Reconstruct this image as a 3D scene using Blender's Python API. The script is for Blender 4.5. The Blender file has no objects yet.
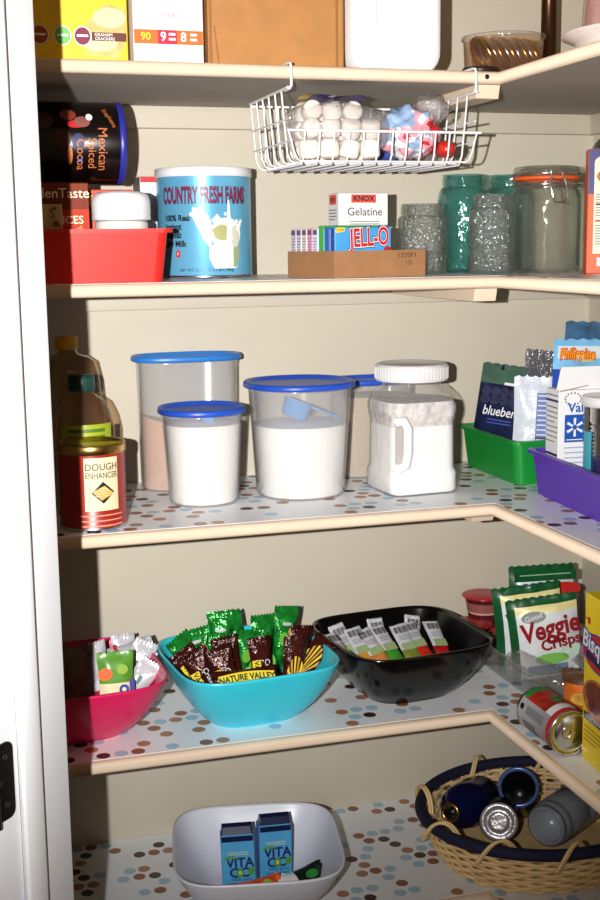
import bpy, bmesh, math, random
from mathutils import Matrix, Vector, noise, Quaternion
random.seed(7)
SC = bpy.context.scene
COL = SC.collection
PI = math.pi

# ------------------------------------------------------------------ camera
cam_data = bpy.data.cameras.new('camera')
cam_data.sensor_fit = 'VERTICAL'; cam_data.sensor_height = 24.0
cam_data.lens = 24.0 * 1225.12 / 900.0
cam_data.clip_start = 0.02
camera = bpy.data.objects.new('camera', cam_data); COL.objects.link(camera)
CR = Vector((0.95754017, -0.28802878, -0.01249942)); CU = Vector((0.05907506, 0.15358782, 0.98636754))
CF = Vector((0.28218248, 0.94522495, -0.16408183))
camera.matrix_world = Matrix(((CR.x, CU.x, -CF.x, -0.86553), (CR.y, CU.y, -CF.y, -2.19991), (CR.z, CU.z, -CF.z, 1.52465), (0, 0, 0, 1)))
SC.camera = camera
# ------------------------------------------------------------------ world (dim warm room light) and the camera's flash
w = bpy.data.worlds.new('room_glow'); SC.world = w; w.use_nodes = True
w.node_tree.nodes['Background'].inputs[0].default_value = (1.0, 0.44, 0.15, 1)
w.node_tree.nodes['Background'].inputs[1].default_value = 0.085
fl = bpy.data.lights.new('camera_flash', 'SPOT'); fl.energy = 258; fl.color = (1.0, 0.98, 0.95)
fl.spot_size = math.radians(76); fl.spot_blend = 1.0; fl.shadow_soft_size = 0.008
flash = bpy.data.objects.new('camera_flash', fl); COL.objects.link(flash)
flash.location = (-0.995, -2.2, 1.545)
flash.rotation_euler = (Vector((-0.46, 0.0, 1.56)) - flash.location).to_track_quat('-Z', 'Y').to_euler()
# ------------------------------------------------------------------ exposure
SC.view_settings.view_transform = 'Standard'; SC.view_settings.look = 'None'
SC.view_settings.gamma = 1; SC.view_settings.use_curve_mapping = False
SC.view_settings.exposure = 0.0
SC.cycles.transparent_max_bounces = 24; SC.cycles.max_bounces = 8

# ================================================================== materials
def lin(c):
    return tuple(((v / 255) / 12.92 if v / 255 <= .04045 else ((v / 255 + .055) / 1.055) ** 2.4) for v in c)
MC = {}
def nt(m): return m.node_tree.nodes, m.node_tree.links
def P(name, rgb, rough=.45, metal=0., var=.06, scale=60., bump=0., bscale=200., coat=0., trans=0.):
    if name in MC: return MC[name]
    m = bpy.data.materials.new(name); m.use_nodes = True; N, L = nt(m)
    b = N['Principled BSDF']; c = lin(rgb)
    b.inputs['Roughness'].default_value = rough; b.inputs['Metallic'].default_value = metal
    if coat: b.inputs['Coat Weight'].default_value = coat
    tc = N.new('ShaderNodeTexCoord')
    nz = N.new('ShaderNodeTexNoise'); nz.inputs['Scale'].default_value = scale; nz.inputs['Detail'].default_value = 4
    L.new(tc.outputs['Object'], nz.inputs['Vector'])
    r = N.new('ShaderNodeValToRGB')
    r.color_ramp.elements[0].color = (*[max(0, v * (1 - var)) for v in c], 1); r.color_ramp.elements[1].color = (*[min(1, v * (1 + var)) for v in c], 1)
    r.color_ramp.elements[0].position = .3; r.color_ramp.elements[1].position = .7
    L.new(nz.outputs['Fac'], r.inputs['Fac']); L.new(r.outputs['Color'], b.inputs['Base Color'])
    if bump:
        n2 = N.new('ShaderNodeTexNoise'); n2.inputs['Scale'].default_value = bscale; n2.inputs['Detail'].default_value = 3
        L.new(tc.outputs['Object'], n2.inputs['Vector'])
        bp = N.new('ShaderNodeBump'); bp.inputs['Strength'].default_value = bump; bp.inputs['Distance'].default_value = .004
        L.new(n2.outputs['Fac'], bp.inputs['Height']); L.new(bp.outputs['Normal'], b.inputs['Normal'])
    MC[name] = m; return m
def CLEAR(name, tint, gloss=.9, rough=.04, body=None, bodyfac=0., bump=0., bscale=90., ior=1.45, refr=0., f0=.04):
    """thin clear plastic or glass: tinted transmission, fresnel gloss, optional milky body"""
    if name in MC: return MC[name]
    m = bpy.data.materials.new(name); m.use_nodes = True; N, L = nt(m); N.remove(N['Principled BSDF'])
    out = N['Material Output']
    t = N.new('ShaderNodeBsdfTransparent'); t.inputs[0].default_value = (*lin(tint), 1)
    g = N.new('ShaderNodeBsdfGlossy'); g.inputs['Roughness'].default_value = rough; g.inputs[0].default_value = (gloss, gloss, gloss, 1)
    f = N.new('ShaderNodeLayerWeight'); f.inputs['Blend'].default_value = .5
    fr = math_node(N, L, 'ADD', f0, math_node(N, L, 'MULTIPLY', .80, math_node(N, L, 'POWER', f.outputs['Facing'], 4.0)))
    tc = N.new('ShaderNodeTexCoord')
    if bump:
        n2 = N.new('ShaderNodeTexNoise'); n2.inputs['Scale'].default_value = bscale; n2.inputs['Detail'].default_value = 2
        L.new(tc.outputs['Object'], n2.inputs['Vector'])
        bp = N.new('ShaderNodeBump'); bp.inputs['Strength'].default_value = bump; bp.inputs['Distance'].default_value = .010
        L.new(n2.outputs['Fac'], bp.inputs['Height'])
        L.new(bp.outputs['Normal'], g.inputs['Normal']); L.new(bp.outputs['Normal'], f.inputs['Normal'])
    base = t.outputs[0]
    if refr:
        q = N.new('ShaderNodeBsdfRefraction'); q.inputs['IOR'].default_value = ior; q.inputs['Roughness'].default_value = rough * .5; q.inputs[0].default_value = (*lin(tint), 1)
        if bump: L.new(bp.outputs['Normal'], q.inputs['Normal'])
        mr = N.new('ShaderNodeMixShader'); mr.inputs[0].default_value = refr; L.new(t.outputs[0], mr.inputs[1]); L.new(q.outputs[0], mr.inputs[2]); base = mr.outputs[0]
    if body:
        d = N.new('ShaderNodeBsdfDiffuse'); d.inputs[0].default_value = (*lin(body), 1)
        mx0 = N.new('ShaderNodeMixShader'); mx0.inputs[0].default_value = bodyfac
        L.new(base, mx0.inputs[1]); L.new(d.outputs[0], mx0.inputs[2]); base = mx0.outputs[0]
    mx = N.new('ShaderNodeMixShader'); L.new(fr, mx.inputs[0]); L.new(base, mx.inputs[1]); L.new(g.outputs[0], mx.inputs[2])
    L.new(mx.outputs[0], out.inputs[0]); MC[name] = m; return m
def math_node(N, L, op, a, b=None):
    n = N.new('ShaderNodeMath'); n.operation = op
    for i, v in enumerate((a, b)):
        if v is None: continue
        if isinstance(v, (int, float)): n.inputs[i].default_value = v
        else: L.new(v, n.inputs[i])
    return n.outputs[0]
def dots_material():
    m = bpy.data.materials.new('polka dot shelf paper'); m.use_nodes = True; N, L = nt(m); b = N['Principled BSDF']
    s = .0275
    geo = N.new('ShaderNodeTexCoord'); sp = N.new('ShaderNodeSeparateXYZ'); L.new(geo.outputs['Object'], sp.inputs[0])
    M_ = lambda op, a, c=None: math_node(N, L, op, a, c)
    yy = M_('DIVIDE', sp.outputs[1], s); row = M_('FLOOR', yy)
    odd = M_('MULTIPLY', M_('FLOORED_MODULO', row, 2.0), .5)
    xx = M_('ADD', M_('DIVIDE', sp.outputs[0], s), odd); cx = M_('FLOOR', xx)
    cb = N.new('ShaderNodeCombineXYZ'); L.new(cx, cb.inputs[0]); L.new(row, cb.inputs[1]); cb.inputs[2].default_value = 3.3
    wn = N.new('ShaderNodeTexWhiteNoise'); wn.noise_dimensions = '3D'; L.new(cb.outputs[0], wn.inputs['Vector'])
    sc = N.new('ShaderNodeSeparateColor'); L.new(wn.outputs['Color'], sc.inputs[0])
    fx = M_('SUBTRACT', M_('SUBTRACT', xx, cx), M_('ADD', .40, M_('MULTIPLY', sc.outputs[0], .2)))
    fy = M_('SUBTRACT', M_('SUBTRACT', yy, row), M_('ADD', .42, M_('MULTIPLY', sc.outputs[1], .16)))
    d = M_('SQRT', M_('ADD', M_('MULTIPLY', fx, fx), M_('MULTIPLY', fy, fy)))
    inside = M_('LESS_THAN', d, .40); here = M_('LESS_THAN', wn.outputs['Value'], .40)
    fac = M_('MULTIPLY', inside, here)
    r = N.new('ShaderNodeValToRGB'); r.color_ramp.interpolation = 'CONSTANT'
    cols = [(0, (172, 204, 224)), (.36, (150, 92, 62)), (.58, (70, 42, 34)), (.78, (176, 124, 92))]
    while len(r.color_ramp.elements) < 4: r.color_ramp.elements.new(.5)
    for e, (p, c) in zip(r.color_ramp.elements, cols): e.position = p; e.color = (*lin(c), 1)
    L.new(sc.outputs[2], r.inputs['Fac'])
    mx = N.new('ShaderNodeMix'); mx.data_type = 'RGBA'; L.new(fac, mx.inputs[0]); mx.inputs[6].default_value = (*lin((240, 243, 247)), 1)
    L.new(r.outputs['Color'], mx.inputs[7]); L.new(mx.outputs[2], b.inputs['Base Color'])
    b.inputs['Roughness'].default_value = .35
    return m

PAINT = P('beige wall paint', (203, 194, 176), .6, var=.02, scale=8, bump=.06, bscale=300)
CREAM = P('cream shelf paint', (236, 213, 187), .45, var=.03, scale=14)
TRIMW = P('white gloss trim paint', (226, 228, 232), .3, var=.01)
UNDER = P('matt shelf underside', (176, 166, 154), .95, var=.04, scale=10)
DOTS = dots_material()
WHITE = P('white paper', (238, 238, 240), .5, var=.01)
WPLASTIC = P('white plastic', (236, 236, 240), .3, var=.01)
BLACK = P('black print', (22, 20, 24), .5, var=0)
NAVY = P('navy print', (26, 34, 92), .5, var=0)
GREY = P('grey print', (120, 120, 128), .5, var=0)
RED = P('red print', (200, 32, 38), .5, var=0)
ORANGE = P('orange print', (238, 104, 30), .5, var=0)
YELLOW = P('yellow print', (246, 214, 40), .5, var=0)
GREEN = P('green print', (40, 140, 60), .5, var=0)
STEEL = P('bright steel', (205, 205, 208), .22, 1.0, var=.02)
GOLD = P('brass gold metal', (205, 165, 95), .25, 1.0, var=.03)
BRONZE = P('dark bronze metal', (30, 27, 27), .4, .6, var=.05)
GLASS = CLEAR('clear glass', (252, 253, 252), f0=.06, rough=.04, refr=.12, bump=.25, bscale=30)
PINTGLASS = CLEAR('embossed clear glass', (250, 252, 251), f0=.11, rough=.11, bump=1.0, bscale=130, refr=.22, body=(235, 238, 236), bodyfac=.03)
TEALGLASS = CLEAR('embossed teal glass', (220, 243, 241), f0=.07, rough=.07, bump=.6, bscale=45, refr=.15, body=(80, 170, 170), bodyfac=.05)
SMOKEGLASS = CLEAR('smoky glass', (218, 226, 224), rough=.04, bump=.3, refr=.15)
TUB = CLEAR('frosted clear plastic', (253, 253, 253), rough=.15, body=(232, 230, 228), bodyfac=.15)
CLEARP = CLEAR('clear plastic', (248, 247, 246), rough=.06, body=(190, 185, 182), bodyfac=.10, bump=.5, bscale=60)
BAGP = CLEAR('clear bag plastic', (250, 250, 250), rough=.12, body=(218, 212, 216), bodyfac=.20, bump=.9, bscale=70)

# ================================================================== mesh builder
TXT = {}
def text_mesh(s, bold):
    k = (s, bold)
    if k in TXT: return TXT[k]
    cu = bpy.data.curves.new('t', 'FONT'); cu.body = s; cu.size = 1; cu.align_x = 'CENTER'; cu.align_y = 'CENTER'; cu.offset = bold
    cu.resolution_u = 3
    o = bpy.data.objects.new('t', cu); COL.objects.link(o)
    dg = bpy.context.evaluated_depsgraph_get(); dg.update()
    me = bpy.data.meshes.new_from_object(o.evaluated_get(dg))
    v = [tuple(x.co) for x in me.vertices]; f = [tuple(p.vertices) for p in me.polygons]
    bpy.data.objects.remove(o); bpy.data.curves.remove(cu); bpy.data.meshes.remove(me)
    TXT[k] = (v, f); return v, f
FRONT = Matrix(((1, 0, 0, 0), (0, 0, -1, 0), (0, 1, 0, 0), (0, 0, 0, 1)))      # face frame looking at -Y
def frame(o, xd, yd):
    x = Vector(xd).normalized(); y = Vector(yd); y = (y - y.dot(x) * x).normalized(); z = x.cross(y)
    return Matrix(((x.x, y.x, z.x, o[0]), (x.y, y.y, z.y, o[1]), (x.z, y.z, z.z, o[2]), (0, 0, 0, 1)))
def rrect(w, d, r, k=5):
    r = min(r, w / 2 - 1e-5, d / 2 - 1e-5); pts = []
    for cx, cy, a0 in ((w / 2 - r, d / 2 - r, 0), (-w / 2 + r, d / 2 - r, 90), (-w / 2 + r, -d / 2 + r, 180), (w / 2 - r, -d / 2 + r, 270)):
        for i in range(k + 1):
            a = math.radians(a0 + 90 * i / k); pts.append((cx + r * math.cos(a), cy + r * math.sin(a)))
    return pts
def superell(a, b, n, k=48):
    out = []
    for i in range(k):
        t = 2 * PI * i / k; c, s = math.cos(t), math.sin(t)
        out.append((a * math.copysign(abs(c) ** (2 / n), c), b * math.copysign(abs(s) ** (2 / n), s)))
    return out
class MB:
    def __init__(s): s.v = []; s.f = []; s.m = []; s.sm = []; s.mats = []; s.T = Matrix(); s.F = None
    def mi(s, m):
        if m not in s.mats: s.mats.append(m)
        return s.mats.index(m)
    def add(s, vs, fs, mat, smooth=False):
        if s.F:
            vs = [Vector(p) for p in vs]; nf = []; nm = []
            for i, f in enumerate(fs):
                mt = mat[i] if isinstance(mat, list) else mat
                st = [(f[0], f[j], f[j + 1]) for j in range(1, len(f) - 1)] if len(f) > 3 else [tuple(f)]
                while st:
                    a, b, c = st.pop(); e = [((vs[a] - vs[b]).length, 0), ((vs[b] - vs[c]).length, 1), ((vs[c] - vs[a]).length, 2)]
                    l, k = max(e)
                    if l < .008: nf.append((a, b, c)); nm.append(mt); continue
                    if k == 1: a, b, c = b, c, a
                    elif k == 2: a, b, c = c, a, b
                    vs.append((vs[a] + vs[b]) / 2); q = len(vs) - 1; st += [(a, q, c), (q, b, c)]
            fs, mat = nf, nm
        o = len(s.v)
        for p in vs:
            p = Vector(p)
            if s.F: p = Vector(s.F(p))
            s.v.append(s.T @ p)
        for i, f in enumerate(fs):
            s.f.append([o + j for j in f]); s.m.append(s.mi(mat[i] if isinstance(mat, list) else mat)); s.sm.append(smooth)
        return s
    def box(s, size, c, mat, r=0., seg=2, M=None, smooth=True):
        b = bmesh.new(); bmesh.ops.create_cube(b, size=1)
        for v in b.verts: v.co = Vector((v.co.x * size[0], v.co.y * size[1], v.co.z * size[2]))
        if r: bmesh.ops.bevel(b, geom=list(b.edges), offset=r, segments=seg, profile=.5, affect='EDGES')
        X = Matrix.Translation(c) @ (M or Matrix())
        b.verts.ensure_lookup_table()
        s.add([X @ v.co for v in b.verts], [[v.index for v in f.verts] for f in b.faces], mat, bool(r) and smooth); b.free(); return s
    def lathe(s, prof, mat, n=40, c=(0, 0, 0), M=None):
        vs, fs, ms = [], [], []; X = M or Matrix()
        for r, z in prof:
            for i in range(n):
                a = 2 * PI * i / n; vs.append(X @ Vector((c[0] + r * math.cos(a), c[1] + r * math.sin(a), c[2] + z)))
        for j in range(len(prof) - 1):
            if prof[j] == prof[j + 1]: continue
            for i in range(n):
                fs.append((j * n + i, j * n + (i + 1) % n, (j + 1) * n + (i + 1) % n, (j + 1) * n + i)); ms.append(mat[j] if isinstance(mat, list) else mat)
        return s.add(vs, fs, ms, True)
    def loft(s, rings, mat, cap0=True, cap1=True, smooth=True, closed=True):
        n = len(rings[0]); vs = [p for r in rings for p in r]; fs = []; ms = []
        for j in range(len(rings) - 1):
            for i in range(n if closed else n - 1):
                fs.append((j * n + i, j * n + (i + 1) % n, (j + 1) * n + (i + 1) % n, (j + 1) * n + i)); ms.append(mat[j] if isinstance(mat, list) else mat)
        m0 = mat[0] if isinstance(mat, list) else mat; m1 = mat[-1] if isinstance(mat, list) else mat
        s.add(vs, fs, ms, smooth); 
        if cap0: s.add(rings[0], [list(range(n))[::-1]], m0)
        if cap1: s.add(rings[-1], [list(range(n))], m1)
        return s
    def tube(s, path, r, mat, n=8, closed=False):
        P_ = [Vector(p) for p in path]; k = len(P_); rings = []; up = None
        for i in range(k):
            a = P_[(i - 1) % k] if (closed or i) else P_[0]; b = P_[(i + 1) % k] if (closed or i < k - 1) else P_[-1]
            t = (b - a).normalized()
            if up is None: up = Vector((0, 0, 1)) if abs(t.z) < .9 else Vector((1, 0, 0))
            up = (up - up.dot(t) * t).normalized(); q = t.cross(up)
            rr = r[i] if isinstance(r, list) else r
            rings.append([P_[i] + rr * (math.cos(2 * PI * j / n) * up + math.sin(2 * PI * j / n) * q) for j in range(n)])
        if closed: rings.append(rings[0])
        return s.loft(rings, mat, not closed, not closed)
    def grid(s, fn, nu, nv, mat, smooth=True):
        """fn(u,v)->point, mat a material or fn(u,v)->material"""
        vs = [fn(i / nu, j / nv) for j in range(nv + 1) for i in range(nu + 1)]; fs = []; ms = []
        for j in range(nv):
            for i in range(nu):
                a = j * (nu + 1) + i; fs.append((a, a + 1, a + nu + 2, a + nu + 1))
                ms.append(mat((i + .5) / nu, (j + .5) / nv) if callable(mat) else mat)
        return s.add(vs, fs, ms, smooth)
    # ---- printing on a face frame M (x right, y up, z out)
    def rect(s, M, x0, y0, x1, y1, mat, lift=.0005, n=1):
        vs = []
        for j in (y0, y1):
            for i in range(n + 1): vs.append(M @ Vector((x0 + (x1 - x0) * i / n, j, lift)))
        return s.add(vs, [(i, i + 1, n + 2 + i, n + 1 + i) for i in range(n)], mat)
    def disc(s, M, cx, cy, rx, ry, mat, lift=.0006, k=24, a0=0, a1=360):
        pts = [M @ Vector((cx + rx * math.cos(math.radians(a0 + (a1 - a0) * i / k)), cy + ry * math.sin(math.radians(a0 + (a1 - a0) * i / k)), lift)) for i in range(k + (a1 - a0 < 360))]
        c = M @ Vector((cx, cy, lift)); n = len(pts)
        return s.add([c] + pts, [(0, 1 + i, 1 + (i + 1) % n) for i in range(n if a1 - a0 >= 360 else n - 1)], mat)
    def poly(s, M, pts, mat, lift=.0006): return s.add([M @ Vector((x, y, lift)) for x, y in pts], [list(range(len(pts)))], mat)
    def text(s, M, t, x, y, size, mat, bold=.015, lift=.0009, sx=1., sy=1., rot=0., shear=0., arc=0.):
        vs, fs = text_mesh(t, bold); c, q = math.cos(math.radians(rot)), math.sin(math.radians(rot)); o = []
        for a, b, _ in vs:
            a, b = a * size * sx + shear * b * size, b * size * sy
            b += arc * a * a
            o.append(M @ Vector((x + a * c - b * q, y + a * q + b * c, lift)))
        return s.add(o, fs, mat)
    def lines(s, M, x0, y0, x1, n, gap, mat, th=.35, lift=.0006, nn=1):
        for i in range(n): s.rect(M, x0, y0 - i * gap - gap * th, x1 - (.25 * (x1 - x0) if i % 4 == 3 else 0), y0 - i * gap, mat, lift, nn)
        return s
    def mesh(s, name):
        me = bpy.data.meshes.new(name); me.from_pydata([tuple(v) for v in s.v], [], s.f)
        for m in s.mats: me.materials.append(m)
        for p, i, q in zip(me.polygons, s.m, s.sm): p.material_index = i; p.use_smooth = q
        me.validate(); me.update(); return me
    def build(s, name, parent=None, label=None):
        b = bpy.data.objects.new(name, s.mesh(name)); COL.objects.link(b)
        if parent: b.parent = parent
        if label: b['label'] = label
        return b
def tag(o, label, cat, group=None):
    o['label'] = label; o['category'] = cat
    if group: o['group'] = group
    return o
def thing(name, label, cat, loc=(0, 0, 0), rz=0., group=None, M=None):
    o = bpy.data.objects.new(name, None); COL.objects.link(o); o.empty_display_size = .05
    if M is not None: o.matrix_world = M
    else: o.location = loc; o.rotation_euler = (0, 0, math.radians(rz))
    return tag(o, label, cat, group)
def single(mb, name, label, cat, loc=(0, 0, 0), rz=0., group=None, M=None):
    o = mb.build(name)
    if M is not None: o.matrix_world = M
    else: o.location = loc; o.rotation_euler = (0, 0, math.radians(rz))
    return tag(o, label, cat, group)
def struct(mb, name): o = mb.build(name); o['kind'] = 'structure'; return o
def copy_tree(o, parent=None):
    c = o.copy(); COL.objects.link(c)
    if parent: c.parent = parent
    for ch in list(o.children): copy_tree(ch, c)
    return c
def wrap(R): return lambda p: ((R - p.y) * math.sin(p.x / R), -(R - p.y) * math.cos(p.x / R), p.z)

# ================================================================== the pantry shell
Z = {1: 1.7890, 2: 1.4735, 3: 1.1, 4: .7411, 5: .4075}
TH = .0191; XW = .3993; XL = -1.05
E0 = Vector((-.739, -.79, 0)); U = Vector((1, 1, 0)).normalized(); NN = Vector((1, -1, 0)).normalized()
def slab(name, lo, hi, mat):
    m = MB(); m.box([h - l for l, h in zip(lo, hi)], [(h + l) / 2 for l, h in zip(lo, hi)], mat); return struct(m, name)
slab('floor', (-2.2, -3.0, -.05), (1.2, .12, 0), P('tan floor tile', (170, 150, 125), .4, var=.12, scale=9))
slab('ceiling', (XL - .12, -1.75, 2.44), (XW + .12, .12, 2.5), PAINT)
slab('wall_back', (XL - .12, 0, 0), (XW + .12, .1, 2.44), PAINT)
slab('wall_right', (XW, -1.75, 0), (XW + .1, 0, 2.44), PAINT)
slab('wall_left', (XL - .1, -.479, 0), (XL, 0, 2.44), PAINT)
wl = MB(); q0 = E0 - .018 * NN; L_ = .43                      # diagonal wall that carries the door frame
ring = [q0, q0 - NN * L_, q0 - NN * L_ - U * .142, q0 - U * .142]
wl.loft([[(p.x, p.y, 0) for p in ring], [(p.x, p.y, 2.44) for p in ring]], PAINT, smooth=False); struct(wl, 'wall_front')
def jframe(d, h=0.): return E0 - U * d + NN * h
def jbox(m, d0, d1, h0, h1, z0, z1, mat, r=.002):
    c = (jframe(d0, h0) + jframe(d1, h1)) / 2
    m.box((abs(d1 - d0), abs(h1 - h0), z1 - z0), (c.x, c.y, (z0 + z1) / 2), mat, r, 2, Matrix.Rotation(math.radians(45), 4, 'Z'))
jm = MB(); jbox(jm, 0, .148, -.018, 0, 0, 2.4, TRIMW); jbox(jm, .054, .092, 0, .010, 0, 2.4, TRIMW, .006)
jbox(jm, .148, .164, -.085, -.008, 0, 2.4, TRIMW, .004)
jamb = struct(jm, 'trim_1')
hm = MB(); hc = jframe(.1150, .0006); hz = .940
HF = frame((hc.x, hc.y, hz), -U * -1, (0, 0, 1))
pts = rrect(.034, .090, .010, 6)
hm.loft([[HF @ Vector((x, y, 0)) for x, y in pts], [HF @ Vector((x, y, .0022)) for x, y in pts]], BRONZE, smooth=False)
hk = jframe(.1340, .006); hm.tube([(hk.x, hk.y, hz - .046), (hk.x, hk.y, hz + .046)], .006, BRONZE, 12)
hinge = hm.build('hinge', jamb, 'dark bronze hinge leaf')
for yy in (-.028, .0, .028):
    sm_ = MB(); sm_.lathe([(0, .0012), (.0028, .0010), (.0038, 0)], P('bronze screw', (70, 66, 66), .35, .8), 16, M=frame(HF @ Vector((.004 if yy else -.006, yy, .0022)), -U * -1, (0, 0, 1)))
    sm_.build('screw', hinge)

# shelves: one L-shaped board each
def shelf(i, label, liner=True):
    z = Z[i]; YB = -1.2
    t = thing('corner_shelf', label, 'shelf', (0, 0, z), 0)
    m = MB(); r = .007
    def outline(o):   # o: inset of the front edges
        return [(XL, -.001), (XL, -.4 + o), (0 + o, -.4 + o), (o, YB), (XW - .001, YB), (XW - .001, -.001)]
    rings = []
    for k in range(5):
        a = PI / 2 * k / 4; rings.append([(x, y, -TH + r - r * math.sin(PI / 2 - a) + 0) for x, y in outline(r * (1 - math.sin(a)))])
    for k in range(5):
        a = PI / 2 * k / 4; rings.append([(x, y, -r + r * math.sin(a)) for x, y in outline(r * (1 - math.cos(a)))])
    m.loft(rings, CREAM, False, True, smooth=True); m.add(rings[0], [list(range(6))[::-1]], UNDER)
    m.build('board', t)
    if liner:
        l = MB(); o = .014; pts = [(x, y) for x, y in outline(o)]
        l.loft([[(x, y, .0001) for x, y in pts], [(x, y, .0007) for x, y in pts]], DOTS, smooth=False); l.build('shelf_liner', t, 'pale paper printed with brown and blue dots')
    if i in (1, 2, 3, 4):
        c = MB(); c.box((XW - XL - .002, .017, .038), ((XW + XL) / 2, -.0095, -TH - .0195), PAINT, .0015); c.build('wall_cleat', t)
        c = MB(); c.box((.017, 1.17, .038), (XW - .0095, -.605, -TH - .0195), PAINT, .0015); c.build('wall_cleat', t)
    if i in (1, 2, 3):
        BD_ = .009 if i == 3 else .020; b = MB(); pr = [(-.390, 0), (-.384, -BD_), (-.02, -BD_), (-.02, 0)]
        b.loft([[(-.030, y, -TH - .0006 + zz) for y, zz in pr], [(.009, y, -TH - .0006 + zz) for y, zz in pr]], CREAM, smooth=False)
        b.build('support_batten', t)
    if i == 1:
        s_ = MB(); s_.lathe([(0, .0004), (.0038, .0003), (.0038, 0)], BRONZE, 14, M=frame((-.018, -.4002, -.009), (1, 0, 0), (0, 0, 1))); s_.build('screw', t, 'dark screw head in the shelf front edge')
    return t
shelf(1, 'topmost cream corner shelf, its grey underside visible above the wire basket', False)
shelf(2, 'second cream corner shelf from the top, carrying the glass jars')
shelf(3, 'middle corner shelf with dotted paper, under the blue-lidded tubs')
shelf(4, 'fourth corner shelf with dotted paper, under the pink, turquoise and black bowls')
shelf(5, 'lowest corner shelf with dotted paper, under the white bowl and wicker basket')

# ================================================================== common builders
def carton(mb, w, d, h, mats, r=.0012):
    """upright box, base centre at origin; mats = body or dict front/left/right/top"""
    body = mats if not isinstance(mats, dict) else mats['body']
    mb.box((w, d, h), (0, 0, h / 2), body, r, 1, smooth=False)
    if isinstance(mats, dict):
        FM = frame((0, -d / 2, h / 2), (1, 0, 0), (0, 0, 1)); e = .0011
        if 'front' in mats: mb.rect(FM, -w / 2 + e, -h / 2 + e, w / 2 - e, h / 2 - e, mats['front'], .0002)
        if 'left' in mats: mb.rect(frame((-w / 2, 0, h / 2), (0, -1, 0), (0, 0, 1)), -d / 2 + e, -h / 2 + e, d / 2 - e, h / 2 - e, mats['left'], .0002)
        if 'top' in mats: mb.rect(frame((0, 0, h), (1, 0, 0), (0, 1, 0)), -w / 2 + e, -d / 2 + e, w / 2 - e, d / 2 - e, mats['top'], .0002)
    return frame((0, -d / 2, 0), (1, 0, 0), (0, 0, 1)), frame((-w / 2, 0, 0), (0, -1, 0), (0, 0, 1))   # front (origin bottom centre), left face
def pouch(mb, w, l, t, front, back=None, crimp=.08, wr=.0016, seed=0, nu=14, nv=20, pinch=.10):
    """pillow wrapper standing along +z from the origin, front facing -y"""
    rnd = Vector((seed * 3.7, seed * 1.3, seed * .7))
    def prof(u, v):
        a = max(0, 1 - (2 * abs(u - .5)) ** 3.0); b = 1.0
        if v < crimp: b = .05 + .0 * v
        elif v > 1 - crimp: b = .05
        else: b = .05 + .95 * min(1, math.sin(PI * (v - crimp) / (1 - 2 * crimp)) ** .5)
        return a * b
    def pt(side):
        def fn(u, v):
            inset = 1 - pinch * (1 if crimp < v < 1 - crimp else 0) * math.sin(PI * min(1, max(0, (v - crimp) / (1 - 2 * crimp))))
            x = (u - .5) * w * inset; z = v * l
            if v in (0.0, 1.0): z += .0015 * (1 if int(u * nu + .5) % 2 else -1)
            n = noise.noise(Vector((x * 55, z * 45, side * 5)) + rnd) * wr * (1 if 0 < u < 1 else 0)
            y = side * (t / 2 * prof(u, v)) + n + (.0012 * math.sin(u * 40) if v < crimp or v > 1 - crimp else 0)
            return (x, y, z)
        return fn
    mb.grid(pt(-1), nu, nv, front); mb.grid(pt(1), nu, nv, back or front)
    return frame((0, -t / 2 - .0008, 0), (1, 0, 0), (0, 0, 1))
def lump(mb, a, b, c, mat, amp=.25, fr=3., seed=0, n=3):
    bm = bmesh.new(); bmesh.ops.create_icosphere(bm, subdivisions=n, radius=1); o = Vector((seed * 2.3, seed, -seed)); vs = []; cs = []
    bm.verts.ensure_lookup_table()
    for v in bm.verts:
        k = 1 + amp * noise.noise(v.co * fr + o) + amp * .5 * noise.noise(v.co * fr * 2.3 + o); vs.append((v.co.x * k * a, v.co.y * k * b, v.co.z * k * c))
    fs = [[v.index for v in f.verts] for f in bm.faces]; ms = [mat(f.calc_center_median()) if callable(mat) else mat for f in bm.faces]; bm.free()
    mb.add(vs, fs, ms, True)
def stand(base, axis, face):
    """matrix: local +z along axis, local -y towards face"""
    z = Vector(axis).normalized(); y = -Vector(face); y = (y - y.dot(z) * z).normalized(); x = y.cross(z)
    return Matrix(((x.x, y.x, z.x, base[0]), (x.y, y.y, z.y, base[1]), (x.z, y.z, z.z, base[2]), (0, 0, 0, 1)))
def can_body(mb, R, h, mat, metal=STEEL, top=True, n=56):
    mb.lathe([(0, .0025), (R - .004, .0025), (R - .003, 0), (R, .0008), (R + .0006, .003), (R - .0004, .005), (R - .0004, h - .005)] , [metal] * 5 + [mat], n)
    mb.lathe([(R - .0004, h - .005), (R + .0008, h - .004), (R + .0008, h - .0008), (R - .0012, h), (R - .003, h - .001), (R - .004, h - .004), (R * .6, h - .0042), (R * .58, h - .0036), (0, h - .0036)], metal, n)

# ================================================================== TOP SHELF
z1 = Z[1]
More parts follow.
